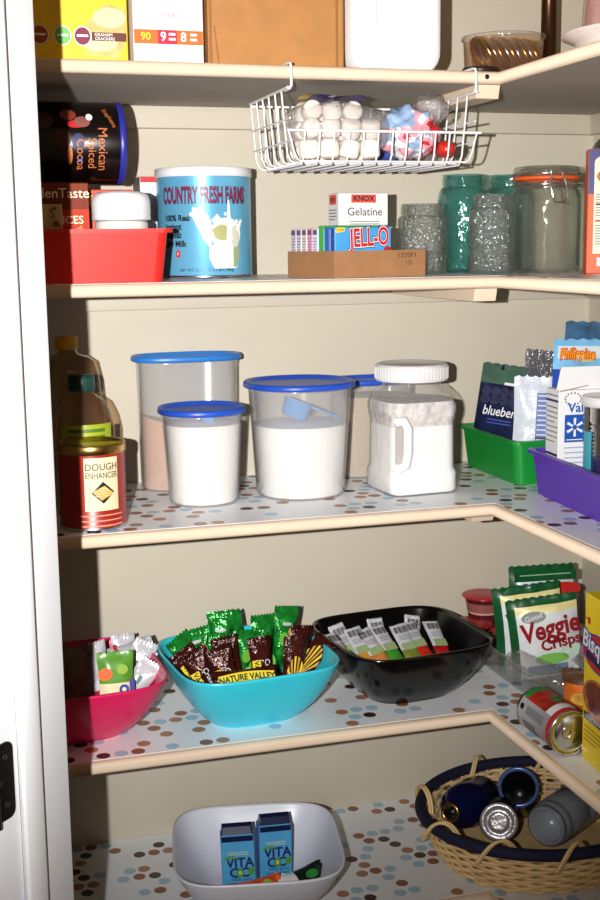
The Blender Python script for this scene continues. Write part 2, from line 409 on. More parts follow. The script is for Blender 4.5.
# yellow cracker box
YBOX = P('yellow carton print', (250, 206, 40), .45, var=.03)
m = MB(); w_, d_, h_ = .142, .055, .21
F, S_ = carton(m, w_, d_, h_, YBOX)
TAN = P('cracker tan print', (226, 176, 104), .5, var=.25, scale=55)
TAN2 = P('cracker pale print', (240, 212, 160), .5, var=.15, scale=70)
m.poly(F, [(.010, .010), (.055, .006), (.069, .030), (.069, .075), (.040, .082), (.012, .055)], TAN, .0005)
m.disc(F, .045, .062, .024, .014, TAN2, .0007); m.disc(F, .030, .028, .026, .013, TAN2, .0007)
for x, c, c2 in ((-.054, P('badge brown red', (170, 70, 40), .5), WHITE), (-.022, P('badge green', (110, 180, 90), .5), WHITE), (.006, P('badge plum', (120, 20, 60), .5), WHITE)):
    m.disc(F, x, .036, .0125, .0135, WHITE, .0008); m.disc(F, x, .036, .0112, .0122, c, .0010)
    m.rect(F, x - .008, .035, x + .008, .038, c2, .0012)
m.rect(F, .019, .030, .069, .042, P('brown strip print', (92, 44, 20), .5), .0011)
m.text(F, 'GRAHAM', .036, .0385, .0062, WHITE, .01, .0014); m.text(F, 'CRACKERS', .038, .0330, .0058, WHITE, .01, .0014)
m.poly(F, [(-.035, .088), (.03, .096), (.032, .115), (-.033, .107)], P('deep brown print', (110, 50, 24), .5), .0008)
single(m, 'cracker_box', 'yellow cracker box with round badges at the left end of the top shelf', 'box', (-.640, -.335, z1), 0)
# white chewy bar box
m = MB(); w_, d_, h_ = .104, .05, .19
F, S_ = carton(m, w_, d_, h_, WHITE)
PINKP = P('pink script print', (206, 74, 110), .5)
m.text(F, '120', -.002, .103, .034, PINKP, 0, .0009, shear=.25); m.text(F, 'CHEWY', .002, .071, .0085, PINKP, 0, .0009)
m.rect(F, -.051, .030, .051, .050, ORANGE, .0006); m.rect(F, -.016, .030, .012, .050, P('crimson print', (190, 20, 60), .5), .0008)
m.text(F, '9', -.008, .040, .018, WHITE, .02); m.text(F, '8', .022, .040, .018, WHITE, .02)
m.text(F, '90', -.034, .040, .015, YELLOW, .02)
for x in (.001, .033): m.lines(F, x - .001, .046, x + .009, 2, .007, WHITE, .5, .0010)
single(m, 'snack_bar_box', 'white bar box with pink script and an orange and red strip', 'box', (-.5075, -.330, z1), 0)
# brown cardboard box
KRAFT = P('brown cardboard', (178, 124, 68), .7, var=.08, scale=30); KRAFTD = P('cardboard edge', (150, 98, 48), .7)
m = MB(); F, S_ = carton(m, .212, .16, .20, KRAFT, .003)
m.rect(F, -.104, .004, -.100, .198, KRAFTD); m.rect(F, .092, .004, .096, .198, KRAFTD); m.rect(F, -.104, .004, .104, .006, KRAFTD)
m.poly(F, [(-.098, .06), (-.0955, .06), (-.089, .004), (-.0915, .004)], KRAFTD, .0005)
single(m, 'cardboard_box', 'plain brown cardboard box on the top shelf beside the white canister', 'box', (-.340, -.272, z1), -1)
# dark box behind
m = MB(); carton(m, .05, .10, .20, P('charcoal cover', (34, 34, 38), .5))
single(m, 'black_box', 'black box squeezed between the cardboard box and white canister, mostly hidden', 'box', (-.214, -.20, z1), 0)
# white canister with rounded corners, standing on its narrow side
t = thing('plastic_canister', 'white plastic canister with rounded lower corners on the top shelf', 'canister', (-.1475, -.29, z1), 2)
m = MB()
rs = []
for y, s_ in ((-.055, .0), (-.054, .006), (-.050, .0085), (.050, .0085), (.055, .004)):
    o = .0085 - s_ if y < 0 else (0 if s_ > .005 else .005)
    base = rrect(.152 - 2 * o, .235 - 2 * o, .034, 8); rs.append([(x, y, v + .1175) for x, v in base])
m.loft(rs, WPLASTIC); m.build('body', t)
m = MB(); m.tube([(-.036, -.0552, .06), (-.037, -.0562, .09), (-.036, -.0562, .15), (-.036, -.0552, .20)], .0022, WPLASTIC); m.build('moulded_rib', t)
# tub of canning rings
t = thing('round_tub', 'short clear tub full of leaning canning rings on the top shelf corner', 'tub', (.072, -.27, z1), 0)
m = MB(); R = .063; m.lathe([(0, .002), (R - .004, .002), (R, .006), (R + .003, .066), (R + .005, .068), (R + .002, .068), (R - .002, .006), (R - .006, .004), (0, .004)], CLEAR('brownish clear plastic', (252, 244, 236), rough=.05, body=(190, 150, 130), bodyfac=.06), 48); m.build('tub_body', t)
m = MB(); m.lathe([(R + .005, .0685), (R + .007, .070), (R + .006, .073), (R + .003, .071), (R + .003, .0685)], CLEARP, 48); m.build('rim', t)
R = .032; RP = [(R, -.0040), (R + .0014, -.002), (R, 0), (R + .0014, .002), (R, .004), (R - .0045, .0044), (R - .0045, .0038), (R - .0012, .0034), (R - .0012, -.0040), (R, -.0040)]
rg = MB(); rg.lathe(RP, GOLD, 36); gm = rg.mesh('canning_ring'); rs_ = MB(); rs_.lathe(RP, STEEL, 36); sm2 = rs_.mesh('canning_ring')
for i in range(9):
    o = bpy.data.objects.new('canning_ring', (gm, sm2)[i % 2]); COL.objects.link(o)
    o.matrix_world = Matrix.Translation((.072 - .043 + i * .0107, -.285 + .002 * (i % 3), z1 + .0405)) @ Matrix.Rotation(math.radians(61), 4, 'Y') @ Matrix.Rotation(i, 4, 'Z')
    tag(o, ('brass-coloured' if i % 2 == 0 else 'silver-coloured') + ' canning ring leaning in the row inside the clear round tub', 'jar ring', 'canning rings in the clear tub')
# dark lid left of the tub
m = MB(); m.lathe([(0, .001), (.026, .001), (.028, .003), (.028, .009), (.026, .011), (.020, .0115), (0, .0115)], P('dark brown plastic', (40, 26, 20), .4), 36)
single(m, 'jar_lid', 'flat dark brown lid lying in front of the tub of rings', 'lid', (-.008, -.352, z1))
# upright metal roll holder
t = thing('paper_towel_holder', 'dark metal upright post on a round silver base, top shelf corner', 'holder', (.213, -.16, z1))
m = MB(); m.lathe([(0, 0), (.055, 0), (.057, .002), (.057, .008), (.054, .010), (0, .011)], STEEL, 48); m.build('base', t)
m = MB(); m.lathe([(.0, .011), (.0135, .011), (.0135, .30), (.011, .304), (0, .305)], P('dark bronze pole', (96, 70, 50), .28, .9), 28); m.build('post', t)
# pink translucent container at far right
t = thing('cake_container', 'pinkish translucent round container with a white base rim, top shelf right end', 'container', (.174, -.56, z1))
m = MB(); R = .112; m.lathe([(0, .0), (R - .006, .0), (R, .004), (R + .002, .026), (R + .022, .034), (R + .023, .037), (R + .002, .033), (R - .004, .028), (R - .008, .006), (0, .006)], P('white base plastic', (238, 226, 222), .35), 64); m.build('base', t)
m = MB(); m.lathe([(R - .006, .0335), (R - .007, .041), (R - .013, .16), (R - .03, .17), (0, .172)], CLEAR('pink clear plastic', (240, 205, 200), rough=.12, body=(232, 190, 180), bodyfac=.45), 64); m.build('cover', t)

# ================================================================== WIRE BASKET under the top shelf
WIRE = P('white coated wire', (236, 236, 238), .3, var=0)
zt = z1 - TH - .014; zb = 1.650; xl, xr = -.342, -.038; yf, yb = -.412, -.185
t = thing('wire_basket', 'white wire basket hooked over the top shelf and hanging under it', 'basket', ((xl + xr) / 2, -.30, zb))
ox = Vector(((xl + xr) / 2, -.30, zb))
def loc(p): return Vector(p) - ox
def wtube(mb, pts, r=.0015): mb.tube([loc(p) for p in pts], r, WIRE, 7)
m = MB()
for x, s_ in ((xl, 1), (xr, -1)):                                   # rails along the sides
    wtube(m, [(x, yf + .005, zt), (x, yb, zt)], .0022)
wtube(m, [(xl - .004, yf - .003, 1.694), (xr + .004, yf - .003, 1.694)], .0022)   # front lip
wtube(m, [(xl, yb - .003, zt - .004), (xr, yb - .003, zt - .004)], .0022)
m.build('rim_wire', t)
m = MB(); n = 6
for i in range(n + 1):                                              # U wires across the width
    y = yf + .004 + (yb - yf - .008) * i / n; k = .013
    zz_ = zt if i else 1.694
    wtube(m, [(xl, y, zz_), (xl + .008, y, zb + .014), (xl + k, y, zb + .003), (xl + k + .006, y, zb), (xr - k - .006, y, zb), (xr - k, y, zb + .003), (xr - .008, y, zb + .014), (xr, y, zz_)])
m.build('cross_wires', t)
m = MB(); n = 11
for i in range(n + 1):                                              # L wires from front lip under and up the back
    x = xl + .024 + (xr - xl - .048) * i / n
    wtube(m, [(x, yf - .001, 1.694), (x, yf + .006, zb + .010), (x, yf + .016, zb - .0035), (x, yb - .014, zb - .0035), (x, yb - .004, zb + .01), (x, yb - .001, zt - .004)])
for x, k in ((xl, 1), (xr, -1)):
    for zz_ in (1.712, 1.68): wtube(m, [(x + k * .30 * (zt - zz_) * .22, yf + .004, zz_), (x + k * .30 * (zt - zz_) * .22, yb, zz_)])
m.build('long_wires', t)
for x in (xl + .006, xr - .001):                                     # the hooks over the shelf edge
    m = MB(); wtube(m, [(x - .001, -.330, z1 + .0030), (x - .001, -.394, z1 + .0030), (x, -.4035, z1 + .0012), (x, -.4055, z1 - .006), (x, -.4055, z1 - .018), (x, -.406, zt + .004), (x, -.398, zt), (x, -.37, zt)], .0022); m.build('hook', t)
# marshmallow bag
mm = MB(); R = .0150
mm.lathe([(0, 0), (R - .004, 0), (R - .001, .002), (R, .006), (R, .021), (R - .001, .025), (R - .004, .027), (0, .027)], P('marshmallow white', (238, 229, 217), .75, var=.03), 20)
mesh_mm = mm.mesh('marshmallow')
for lay, (zl, rows, cols, words_) in enumerate(((.0185, 3, 4, 'on the bag bottom, lowest layer'), (.0495, 2, 4, 'resting on the lowest layer, middle of the pile'), (.0770, 2, 3, 'at the top of the pile'))):
    for r_ in range(rows):
        for c_ in range(cols):
            o = bpy.data.objects.new('marshmallow', mesh_mm); COL.objects.link(o)
            o.matrix_world = Matrix.Translation((xl + .036 + .006 * lay + c_ * .0325, -.392 + .012 * lay + r_ * .0345, zb + zl)) @ Matrix.Rotation(random.choice((0, 1.571, 1.571, .5)) * (lay > 0) + random.uniform(-.2, .2), 4, 'X') @ Matrix.Rotation(random.uniform(-.25, .25), 4, 'Y') @ Matrix.Translation((0, 0, -.0130))
            tag(o, 'white marshmallow %s in the wire basket bag' % words_, 'marshmallow', 'marshmallows, ' + words_)
t = thing('marshmallow_bag', 'clear bag of white marshmallows lying in the left of the wire basket', 'bag', (xl + .090, -.350, zb + .003))
MPRINT = P('dark purple yellow print', (74, 58, 120), .35, var=.8, scale=70); MYEL = P('yellow film print', (220, 190, 80), .35)
m = MB()
def msel(c): return BAGP
rings = []
for i in range(13):
    u = i / 12; x = -.078 + .156 * u; f = max(.12, math.sin(PI * min(.999, max(.001, .06 + .88 * u))) ** .35)
    rings.append([(x, .061 * f * math.cos(a) + .002 * noise.noise(Vector((x * 60, a * 2, 1))),   .047 + .046 * f * max(-.97, math.sin(a)) + .003 * noise.noise(Vector((x * 60, a * 2, 4)))) for a in [2 * PI * j / 28 for j in range(28)]])
m.loft(rings, BAGP); m.build('bag_film', t)
m = MB()
m.grid(lambda u, v: (-.055 + .105 * u, -.045 + .06 * v, .0945 + .001 * math.sin(9 * u) + .003 * math.sin(PI * v) - .004 * (u > .9)), 12, 6, lambda u, v: MYEL if u < .2 else (WHITE if .38 < u < .48 and .2 < v < .7 else MPRINT)); m.build('printed_panel', t, 'purple and yellow printed panel of the film')
# candy bag
PK = P('candy pink film', (226, 160, 176), .35, var=.3, scale=50, bump=.5, bscale=90); BL = P('candy blue film', (150, 178, 214), .35, var=.25, scale=50, bump=.5, bscale=90)
t = thing('candy_bag', 'crumpled pink and blue clear candy bag at the middle right of the wire basket', 'bag', (-.126, -.345, zb + .049))
def csel(c):
    v = noise.noise(c * 2.1 + Vector((4, 1, 2)))
    if c.x < -.15 and c.z > .1: return BL
    return RED if v > .33 else (PK if v > -.12 else (WHITE if v > -.3 else BL))
m = MB(); lump(m, .046, .048, .040, csel, .28, 2.6, 3, 4); m.build('bag_body', t)
m = MB(); lump(m, .028, .03, .022, BAGP, .5, 3, 5, 3)
for v in m.v: v += Vector((.034, -.004, .034))
m.build('bag_end', t, 'clear gathered end of the bag')
m = MB(); lump(m, .040, .045, .014, P('blue purple film', (70, 80, 168), .3, var=.5, scale=60, bump=.5), .25, 3, 9)
single(m, 'snack_bag', 'flat blue purple bag on the basket floor behind the candy bag', 'bag', (-.15, -.245, zb + .018))
m = MB(); lump(m, .016, .024, .013, P('red foil film', (196, 40, 30), .3, var=.2), .25, 3, 11)
single(m, 'candy_packet', 'small shiny red packet at the right end of the wire basket', 'packet', (-.076, -.372, zb + .022))
m = MB(); R = .023; m.lathe([(0, 0), (R * .8, 0), (R * .84, .003), (R, .042), (R + .002, .043), (R - .001, .043), (R * .80, .004), (0, .003)], CLEARP, 36)
single(m, 'plastic_cup', 'small clear plastic cup at the right end of the wire basket', 'cup', (-.077, -.300, zb + .004))

# ================================================================== SECOND SHELF
z2 = Z[2] + .0009
def bin_(mb, wt, dt, wb, db, h, mat, lip=.007, th=.003, rc=.016, floor=.003):
    A = lambda w_, d_, z, r=rc: [(x, y, z) for x, y in rrect(w_, d_, r)]
    mb.loft([A(wb, db, 0), A(wt, dt, h - .006), A(wt + 2 * lip, dt + 2 * lip, h - .006), A(wt + 2 * lip, dt + 2 * lip, h), A(wt - 2 * th, dt - 2 * th, h), A(wb - 2 * th, db - 2 * th, floor)], mat, smooth=False)
RBIN = P('red bin plastic', (222, 40, 30), .4, var=.02)
m = MB(); bin_(m, .262, .190, .246, .175, .079, RBIN)
single(m, 'storage_bin', 'red plastic bin on the second shelf at the left, holding spice boxes', 'bin', (-.647, -.262, z2))
bz = z2 + .0036
# spice box
m = MB(); SB = P('brown spice carton', (122, 38, 6), .7, var=.2, scale=14); SB2 = P('deep red carton', (180, 46, 8), .7)
F, S_ = carton(m, .105, .034, .1435, {'body': SB, 'front': SB})
m.rect(F, -.052, .001, .052, .105, SB2, .0005)
CREAMP = P('cream print', (240, 226, 190), .5)
m.text(F, 'GoldenTaste', .0, .128, .0205, CREAMP, .005); m.text(F, 'SPICES', .020, .089, .0165, CREAMP, .01)
m.poly(F, [(.016, .062), (.048, .062), (.040, .082), (.032, .076)], ORANGE, .0008)
single(m, 'spice_carton', 'brown and red spice carton standing in the red bin', 'box', (-.682, -.307, bz))
m = MB(); F, S_ = carton(m, .042, .012, .112, P('tan tag card', (196, 176, 120), .6, var=.12, scale=90))
m.text(F, 'S', .006, .098, .020, P('olive print', (90, 110, 50), .5), .01); m.disc(F, .010, .106, .003, .003, RED); m.poly(F, [(.006, .08), (.016, .08), (.014, .088), (.008, .088)], P('brown print', (110, 70, 40), .5))
single(m, 'seasoning_packet', 'small tan card packet in the red bin, in front of the spice carton', 'packet', (-.692, -.334, bz))
m = MB(); F, S_ = carton(m, .075, .045, .137, P('red orange carton', (206, 62, 26), .45))
m.rect(F, -.037, .112, .037, .128, YELLOW, .0005)
single(m, 'pudding_box', 'red and yellow box in the red bin behind the white-lidded jar', 'box', (-.590, -.235, bz))
t = thing('lidded_jar', 'white jar with a broad domed white lid standing in the red bin', 'jar', (-.579, -.306, bz))
m = MB(); R = .040; m.lathe([(0, 0), (R - .004, 0), (R, .004), (R, .084), (R - .002, .088), (0, .088)], P('off-white jar', (226, 224, 220), .35), 48); m.build('jar_body', t)
m = MB(); R = .0445; m.lathe([(R - .002, .0885), (R, .089), (R, .096), (R - .0008, .097), (R, .098), (R, .117), (R - .003, .126), (R - .012, .131), (0, .1335)], WPLASTIC, 56); m.build('lid', t)
# cocoa can lying on its side on the boxes
t = thing('cocoa_can', 'dark cocoa can with blue rim lying on its side above the red bin', 'can', M=stand((-.737, -.245, bz + .1445 + .0625), (1, 0, 0), (0, -1, .0)))
DK = P('dark chocolate label', (20, 10, 9), .25, .3, var=.6, scale=25); RIMB = P('navy blue rim', (40, 44, 150), .35)
m = MB(); R = .0615; L_ = .172
m.lathe([(0, 0), (R - .002, 0), (R, .002), (R, .161)], DK, 64); bd = m.build('can_body', t)
m = MB(); m.lathe([(R, .161), (R + .001, .162), (R + .001, .169), (R - .001, .171), (R - .004, .168), (0, .167)], RIMB, 64); m.build('lid', t, 'navy blue plastic lid')
m = MB(); m.F = wrap(R)
COPPER = P('copper print', (196, 110, 56), .4)
I3 = frame((0, 0, 0), (0, 0, 1), (-1, 0, 0))
UPF = frame((0, 0, 0), (1, 0, 0), (0, 0, 1))
for tx, x, s_ in (('Mexican', .018, .020), ('Spiced', .034, .018), ('Cocoa', .051, .018)):
    m.text(UPF, tx, (-.014, -.020, -.022)[('Mexican', 'Spiced', 'Cocoa').index(tx)] * -1, .142 - x + .01, s_, COPPER, .0, .0009)
m.text(UPF, 'Stephens', -.036, .146, .010, COPPER, .0, .0009, rot=25)
for cx, cy, rx, ry, c in ((-.028, .105, .009, .012, P('blush print', (140, 84, 76), .4)), (-.036, .116, .006, .005, WHITE), (-.040, .085, .010, .012, P('rust print', (130, 50, 30), .4)), (-.002, .075, .013, .013, P('cup brown print', (70, 30, 16), .4)), (.002, .098, .012, .010, P('blue dark print', (40, 44, 90), .4)), (.022, .085, .014, .004, COPPER), (-.03, .045, .014, .018, P('umber print', (66, 42, 30), .4)), (.03, .10, .003, .004, P('bright blue print', (40, 80, 190), .4)), (-.024, .095, .006, .013, RED)):
    m.disc(UPF, cx, cy, rx, ry, c, .0006 + random.random() * .0002)
m.F = None; m.build('label_print', bd, 'copper lettering and cocoa cup artwork')
# white/red box behind the milk can
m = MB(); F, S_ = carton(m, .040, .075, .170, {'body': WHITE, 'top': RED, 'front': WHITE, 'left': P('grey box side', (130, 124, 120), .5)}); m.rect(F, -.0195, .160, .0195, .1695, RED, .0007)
single(m, 'tall_box', 'narrow white box with red top between red bin and milk can', 'box', (-.494, -.06, z2))
# milk can
t = thing('milk_can', 'big light blue dry milk can on the second shelf', 'can', (-.413, -.135, z2), -10)
R = .0795; H = .178
LB = P('light blue milk label', (112, 192, 232), .30, .35, var=.08, scale=10)
m = MB(); can_body(m, R, H, LB, STEEL)
bd = m.build('can_body', t)
m = MB(); m.lathe([(R + .0005, H - .013), (R + .0018, H - .012), (R + .0018, H + .0008), (R, H + .0018), (R - .006, H + .0012), (0, H + .0005)], WPLASTIC, 64); m.build('plastic_lid', t)
m = MB(); m.F = wrap(R)
MAR = P('maroon print', (128, 34, 66), .4); NV = P('deep navy print', (28, 36, 84), .4)
m.text(UPF, 'COUNTRY FRESH FARMS', -.003, .1330, .0205, NV, .045, .0008, sx=.675, sy=1.75); m.text(UPF, 'COUNTRY FRESH FARMS', -.003, .1335, .0205, MAR, .022, .0011, sx=.675, sy=1.75)
for i, tx in enumerate(('100% Real', 'Instant', 'Nonfat', 'Dry Milk')):
    vs = {'100% Real': -.050, 'Instant': -.0565, 'Nonfat': -.0575, 'Dry Milk': -.0535}[tx]; m.text(UPF, tx, vs - .002, .0975 - i * .0138, .0136, BLACK, .035, .0009, sx=.88)
m.text(UPF, 'NET WT. 52.36 OZ 3.3 LB (1.48kg)', .0, .0135, .0064, NV, .01)
m.disc(UPF, -.0495, .040, .0048, .006, RED, .0007); m.text(UPF, 'K', -.0495, .040, .006, WHITE, .02, .001)
MW = P('milk white print', (248, 246, 238), .35, var=0); MG = P('milk grey print', (206, 210, 190), .35, var=0); GLG = P('glass grey green print', (150, 168, 130), .4)
OLV = P('glass olive print', (176, 176, 120), .4)
m.poly(UPF, [(.004, .054), (.058, .056), (.060, .036), (.052, .016), (.012, .016), (.004, .032)], MW, .0007); m.poly(UPF, [(.046, .054), (.058, .056), (.060, .036), (.052, .018), (.046, .018)], GLG, .0009)
m.disc(UPF, .034, .072, .028, .026, MW, .0008); m.disc(UPF, .026, .074, .015, .013, OLV, .0011); m.poly(UPF, [(.006, .078), (.026, .088), (.024, .064)], OLV, .0010); m.disc(UPF, .050, .068, .009, .018, MG, .0011)
m.poly(UPF, [(-.026, .106), (-.010, .116), (.004, .100), (.012, .076), (.006, .050), (-.004, .062), (-.012, .090)], MW, .0009); m.poly(UPF, [(.008, .094), (.018, .104), (.026, .094), (.018, .080)], MW, .0010)
m.poly(UPF, [(.0365, .126), (.0395, .126), (.0445, .062), (.0335, .062)], MW, .0014); m.poly(UPF, [(.052, .080), (.062, .096), (.066, .094), (.058, .074)], MW, .0012)
for x, y, r_ in ((-.020, .112, .003), (-.026, .103, .0022), (.054, .092, .003), (.060, .090, .0018), (-.009, .098, .004), (.032, .104, .0025)): m.disc(UPF, x, y, r_, r_ * 1.2, MW, .0009, 10)
m.F = None; m.build('label_print', bd, 'maroon lettering and milk splash artwork')

# cardboard tray with gelatin boxes
def tray(mb, w, d, h, mat, th=.0025):
    for sx in (-1, 1): mb.box((th, d, h), (sx * (w / 2 - th / 2), 0, h / 2), mat)
    for sy in (-1, 1): mb.box((w - 2 * th, th, h), (0, sy * (d / 2 - th / 2), h / 2), mat)
    mb.box((w - 2 * th, d - 2 * th, th), (0, 0, th / 2), mat)
TRC = Vector((-.183, -.253, 0)); TRR = 14
m = MB(); tray(m, .178, .145, .042, P('tan corrugated card', (164, 118, 78), .75, var=.08, scale=40))
F = frame((0, -.0725, 0), (1, 0, 0), (0, 0, 1))
m.text(F, '1320F1', .052, .0335, .0115, P('ink brown', (60, 38, 26), .6), .0, .0006, sx=1.15); m.text(F, '131', .056, .0215, .0115, P('ink brown', (60, 38, 26), .6), .0, .0006)
m.lines(F, -.079, .0205, .079, 1, .001, P('card seam', (160, 114, 76), .75))
single(m, 'cardboard_tray', 'low brown cardboard tray full of gelatin boxes on the second shelf', 'tray', (TRC.x, TRC.y, z2), TRR)
RT = Matrix.Rotation(math.radians(TRR), 4, 'Z')
def tr(x, y): p = RT @ Vector((x, y, 0)); return (TRC.x + p.x, TRC.y + p.y, z2 + .003)
JB = P('dessert box sky blue', (72, 160, 224), .4, var=.1, scale=20); NAVS = P('box navy print', (22, 40, 110), .4)  # sky blue box body; dark navy ink for the letter outline and second box top
stack = [('sky blue gelatin dessert box with red lettering, foremost of the row', JB, (34, 66, 150), GREEN), ('blue dessert box, second in the row behind the lettered box', P('dessert blue two', (48, 96, 180), .4), (40, 90, 190), NAVS),
         ('green dessert box, third in the row in the cardboard tray', P('apple green box', (60, 160, 60), .4), (70, 170, 60), P('apple green box', (60, 160, 60), .4)), ('white and blue dessert box, fourth in the row', WHITE, (214, 228, 240), WHITE),
         ('pink dessert box, fifth in the row in the cardboard tray', P('pink box', (220, 150, 180), .4), (224, 150, 184), WHITE), ('cream dessert box, sixth in the row in the cardboard tray', P('cream box', (226, 216, 206), .4), (222, 210, 200), WHITE),
         ('pale grey dessert box, seventh in the row in the cardboard tray', P('pale grey box', (216, 212, 214), .4), (206, 198, 206), WHITE), ('pale lilac dessert box, rearmost in the cardboard tray', P('lilac box', (206, 196, 212), .4), (204, 192, 208), WHITE)]
for i, (lb, body, sc_, top) in enumerate(stack):
    m = MB(); hh = .079 if i == 2 else .076 - .001 * (i > 2); F, S_ = carton(m, .108, .0160, hh, {'body': body, 'left': P('side ' + lb[:14], sc_, .4), 'top': top})
    if i > 2:
        m.rect(S_, -.0065, hh - .010, .0065, hh - .002, P('dark cap print', (110, 84, 110), .5), .0006); m.lines(S_, -.005, hh - .015, .005, 6, .0045, GREY)
    else: m.rect(S_, -.006, .002, -.004, hh - .003, P('pale stripe', (150, 200, 236), .4), .0006)
    if i == 0:
        for mt, bo, lf in ((NAVS, .085, .0008), (WHITE, .055, .0010), (RED, .022, .0013)): m.text(F, 'JELL-O', .011, .0590, .0385, mt, bo, lf, sx=.68, sy=1.05, rot=3)
        m.poly(F, [(-.0525, .067), (-.036, .0695), (-.036, .0755), (-.050, .0755), (-.0535, .071)], YELLOW, .0006); m.text(F, 'LOWER', -.0445, .0716, .0042, RED, .02, .0008)
        m.text(F, 'Sugar Free', .0, .030, .011, WHITE, .02); m.disc(F, .046, .038, .008, .008, P('fruit red print', (180, 40, 50), .4), .0008); m.disc(F, .018, .031, .010, .006, GREEN, .0007)
    p = tr(-.0305, -.0605 + i * .01725)
    single(m, 'dessert_mix_box', lb, 'box', p, TRR, 'dessert mix boxes in the tray')
m = MB(); KB = P('unflavoured gelatine white', (232, 230, 228), .45, var=.02)
F, S_ = carton(m, .088, .048, .052, {'body': KB, 'top': P('box dark top', (44, 52, 60), .5)})
KO = P('tag orange print', (226, 84, 44), .45)
m.rect(F, -.022, .0365, .022, .0495, KO, .0006); m.text(F, 'KNOX', 0, .0430, .0125, NV, .03, .0009); m.text(F, 'Gelatine', .002, .0215, .0185, BLACK, .0)
m.lines(F, -.025, .007, .028, 2, .004, GREY); m.rect(S_, -.014, .034, .014, .0495, KO, .0006); m.text(S_, 'KNOX', 0, .0420, .008, NV, .03); m.lines(S_, -.016, .026, .016, 4, .005, GREY)
p = tr(.004, .000); single(m, 'gelatine_box', 'white gelatine box with orange tag, on top of the dessert boxes', 'box', (p[0], p[1], z2 + .0826), 4)

# jars
def jar(name, label, loc, R, H, neck, mat, glassy=None, shoulder=.025, lip=.018, cat='jar', group=None, th=.0028, beads=3):
    t = thing(name, label, cat, loc, random.uniform(0, 90), group)
    hs = H - lip - shoulder
    prof = [(0, .004), (R * .55, .003), (R * .82, 0), (R * .96, .002), (R, .008), (R, hs)]
    for i in range(1, 7):
        a = PI / 2 * i / 6; prof.append((neck + (R - neck) * math.cos(a) ** 1.0, hs + shoulder * math.sin(a)))
    m = MB(); inner = [(max(0, r - th), z + (th if i < 4 else 0)) for i, (r, z) in enumerate(prof)][::-1]
    zt_ = H - lip
    neckp = []
    for b in range(beads): 
        zz_ = zt_ + lip * (.12 + .62 * b / max(1, beads)); neckp += [(neck, zz_), (neck + .0028, zz_ + .0016), (neck, zz_ + .0034)]
    neckp += [(neck, H - .004), (neck + .001, H - .001), (neck - th / 2, H), (neck - th, H - .001), (neck - th, zt_)]
    m.lathe(prof + neckp + inner, mat, 48); m.build('jar_glass', t)
    return t
jar('glass_jar', 'short embossed clear glass jar beside the cardboard tray', (-.036, -.185, z2), .0435, .120, .0365, PINTGLASS, shoulder=.010, lip=.020)
jar('glass_jar', 'teal glass canning jar standing directly behind the embossed clear jar', (.066, -.130, z2), .0475, .173, .0375, TEALGLASS, shoulder=.030, lip=.022)
jar('glass_jar', 'second teal glass canning jar, half hidden behind the orange-sealed jar', (.184, -.075, z2), .0465, .176, .0375, TEALGLASS, shoulder=.030, lip=.022)
jar('glass_jar', 'embossed clear glass jar in front of the teal jars', (.056, -.268, z2), .0405, .133, .0325, PINTGLASS, shoulder=.014, lip=.022)
# clip-top jar with orange seal
t = jar('clip_top_jar', 'large clear clip-top glass jar with an orange rubber seal', (.164, -.255, z2), .060, .156, .053, GLASS, shoulder=.018, lip=.014, beads=1)
t.rotation_euler = (0, 0, math.radians(-36))
m = MB(); m.lathe([(.050, .1565), (.056, .1565), (.0575, .1590), (.056, .1625), (.050, .1625), (.050, .1565)], P('orange rubber', (232, 92, 30), .5), 56); m.build('rubber_seal', t, 'orange rubber ring')
m = MB(); m.lathe([(.0, .1780), (.030, .1795), (.046, .1800), (.055, .1780), (.0565, .1720), (.0565, .1630), (.052, .1630), (.052, .1720), (.044, .1760), (0, .1750)], GLASS, 56); m.build('lid', t)
m = MB(); m.tube([(.0585 * math.cos(a), .0585 * math.sin(a), .1665) for a in [2 * PI * i / 40 for i in range(40)]], .0014, STEEL, 6, True)
m.tube([(.0575 * math.cos(a), .0575 * math.sin(a), .1485) for a in [2 * PI * i / 40 for i in range(40)]], .0014, STEEL, 6, True); m.build('wire_band', t)
m = MB(); y0 = -.056
m.tube([(.018, y0 - .003, .1660), (.016, y0 - .008, .1480), (.021, y0 - .008, .1260), (.024, y0 - .007, .1180), (.040, y0 + .006, .1180), (.043, y0 + .007, .1260), (.040, y0 + .008, .1500), (.033, y0 + .008, .1660)], .0015, STEEL, 7)
m.tube([(.016, y0 - .005, .1720), (.018, y0 - .007, .1580), (.030, y0 - .001, .1540), (.036, y0 + .006, .1580), (.036, y0 + .009, .1720)], .0015, STEEL, 7); m.build('wire_clasp', t)
# tall dark-glass bottle at the right
jar('glass_bottle', 'tall smoky glass bottle jar behind the orange-edged box at the right', (.316, -.235, z2), .058, .262, .030, SMOKEGLASS, shoulder=.085, lip=.030, cat='bottle')
m = MB(); OB = P('orange carton', (236, 92, 30), .45); NVB = P('navy carton top', (44, 44, 110), .45); CRB = P('cream back panel', (236, 228, 206), .5)
F, S_ = carton(m, .12, .045, .200, {'body': OB, 'front': OB})
m.rect(F, -.0595, .128, .0595, .1995, NVB, .0004); m.rect(F, -.050, .032, .058, .178, CRB, .0008); m.disc(F, -.036, .178, .014, .010, CRB, .0007)
m.lines(F, -.047, .128, .05, 9, .0042, GREY, .35, .0011); m.lines(F, -.047, .078, .05, 8, .0042, GREY, .35, .0011)
m.rect(F, -.047, .0835, -.01, .0865, RED, .0011); m.rect(F, -.047, .1105, -.01, .1128, BLACK, .0011)
m.disc(F, -.030, .156, .016, .011, P('food brown print', (180, 110, 50), .5, var=.4, scale=90), .0011); m.disc(F, -.020, .148, .010, .006, YELLOW, .0013); m.rect(F, -.043, .012, -.02, .026, P('pale blue print', (190, 220, 240), .5), .0008)
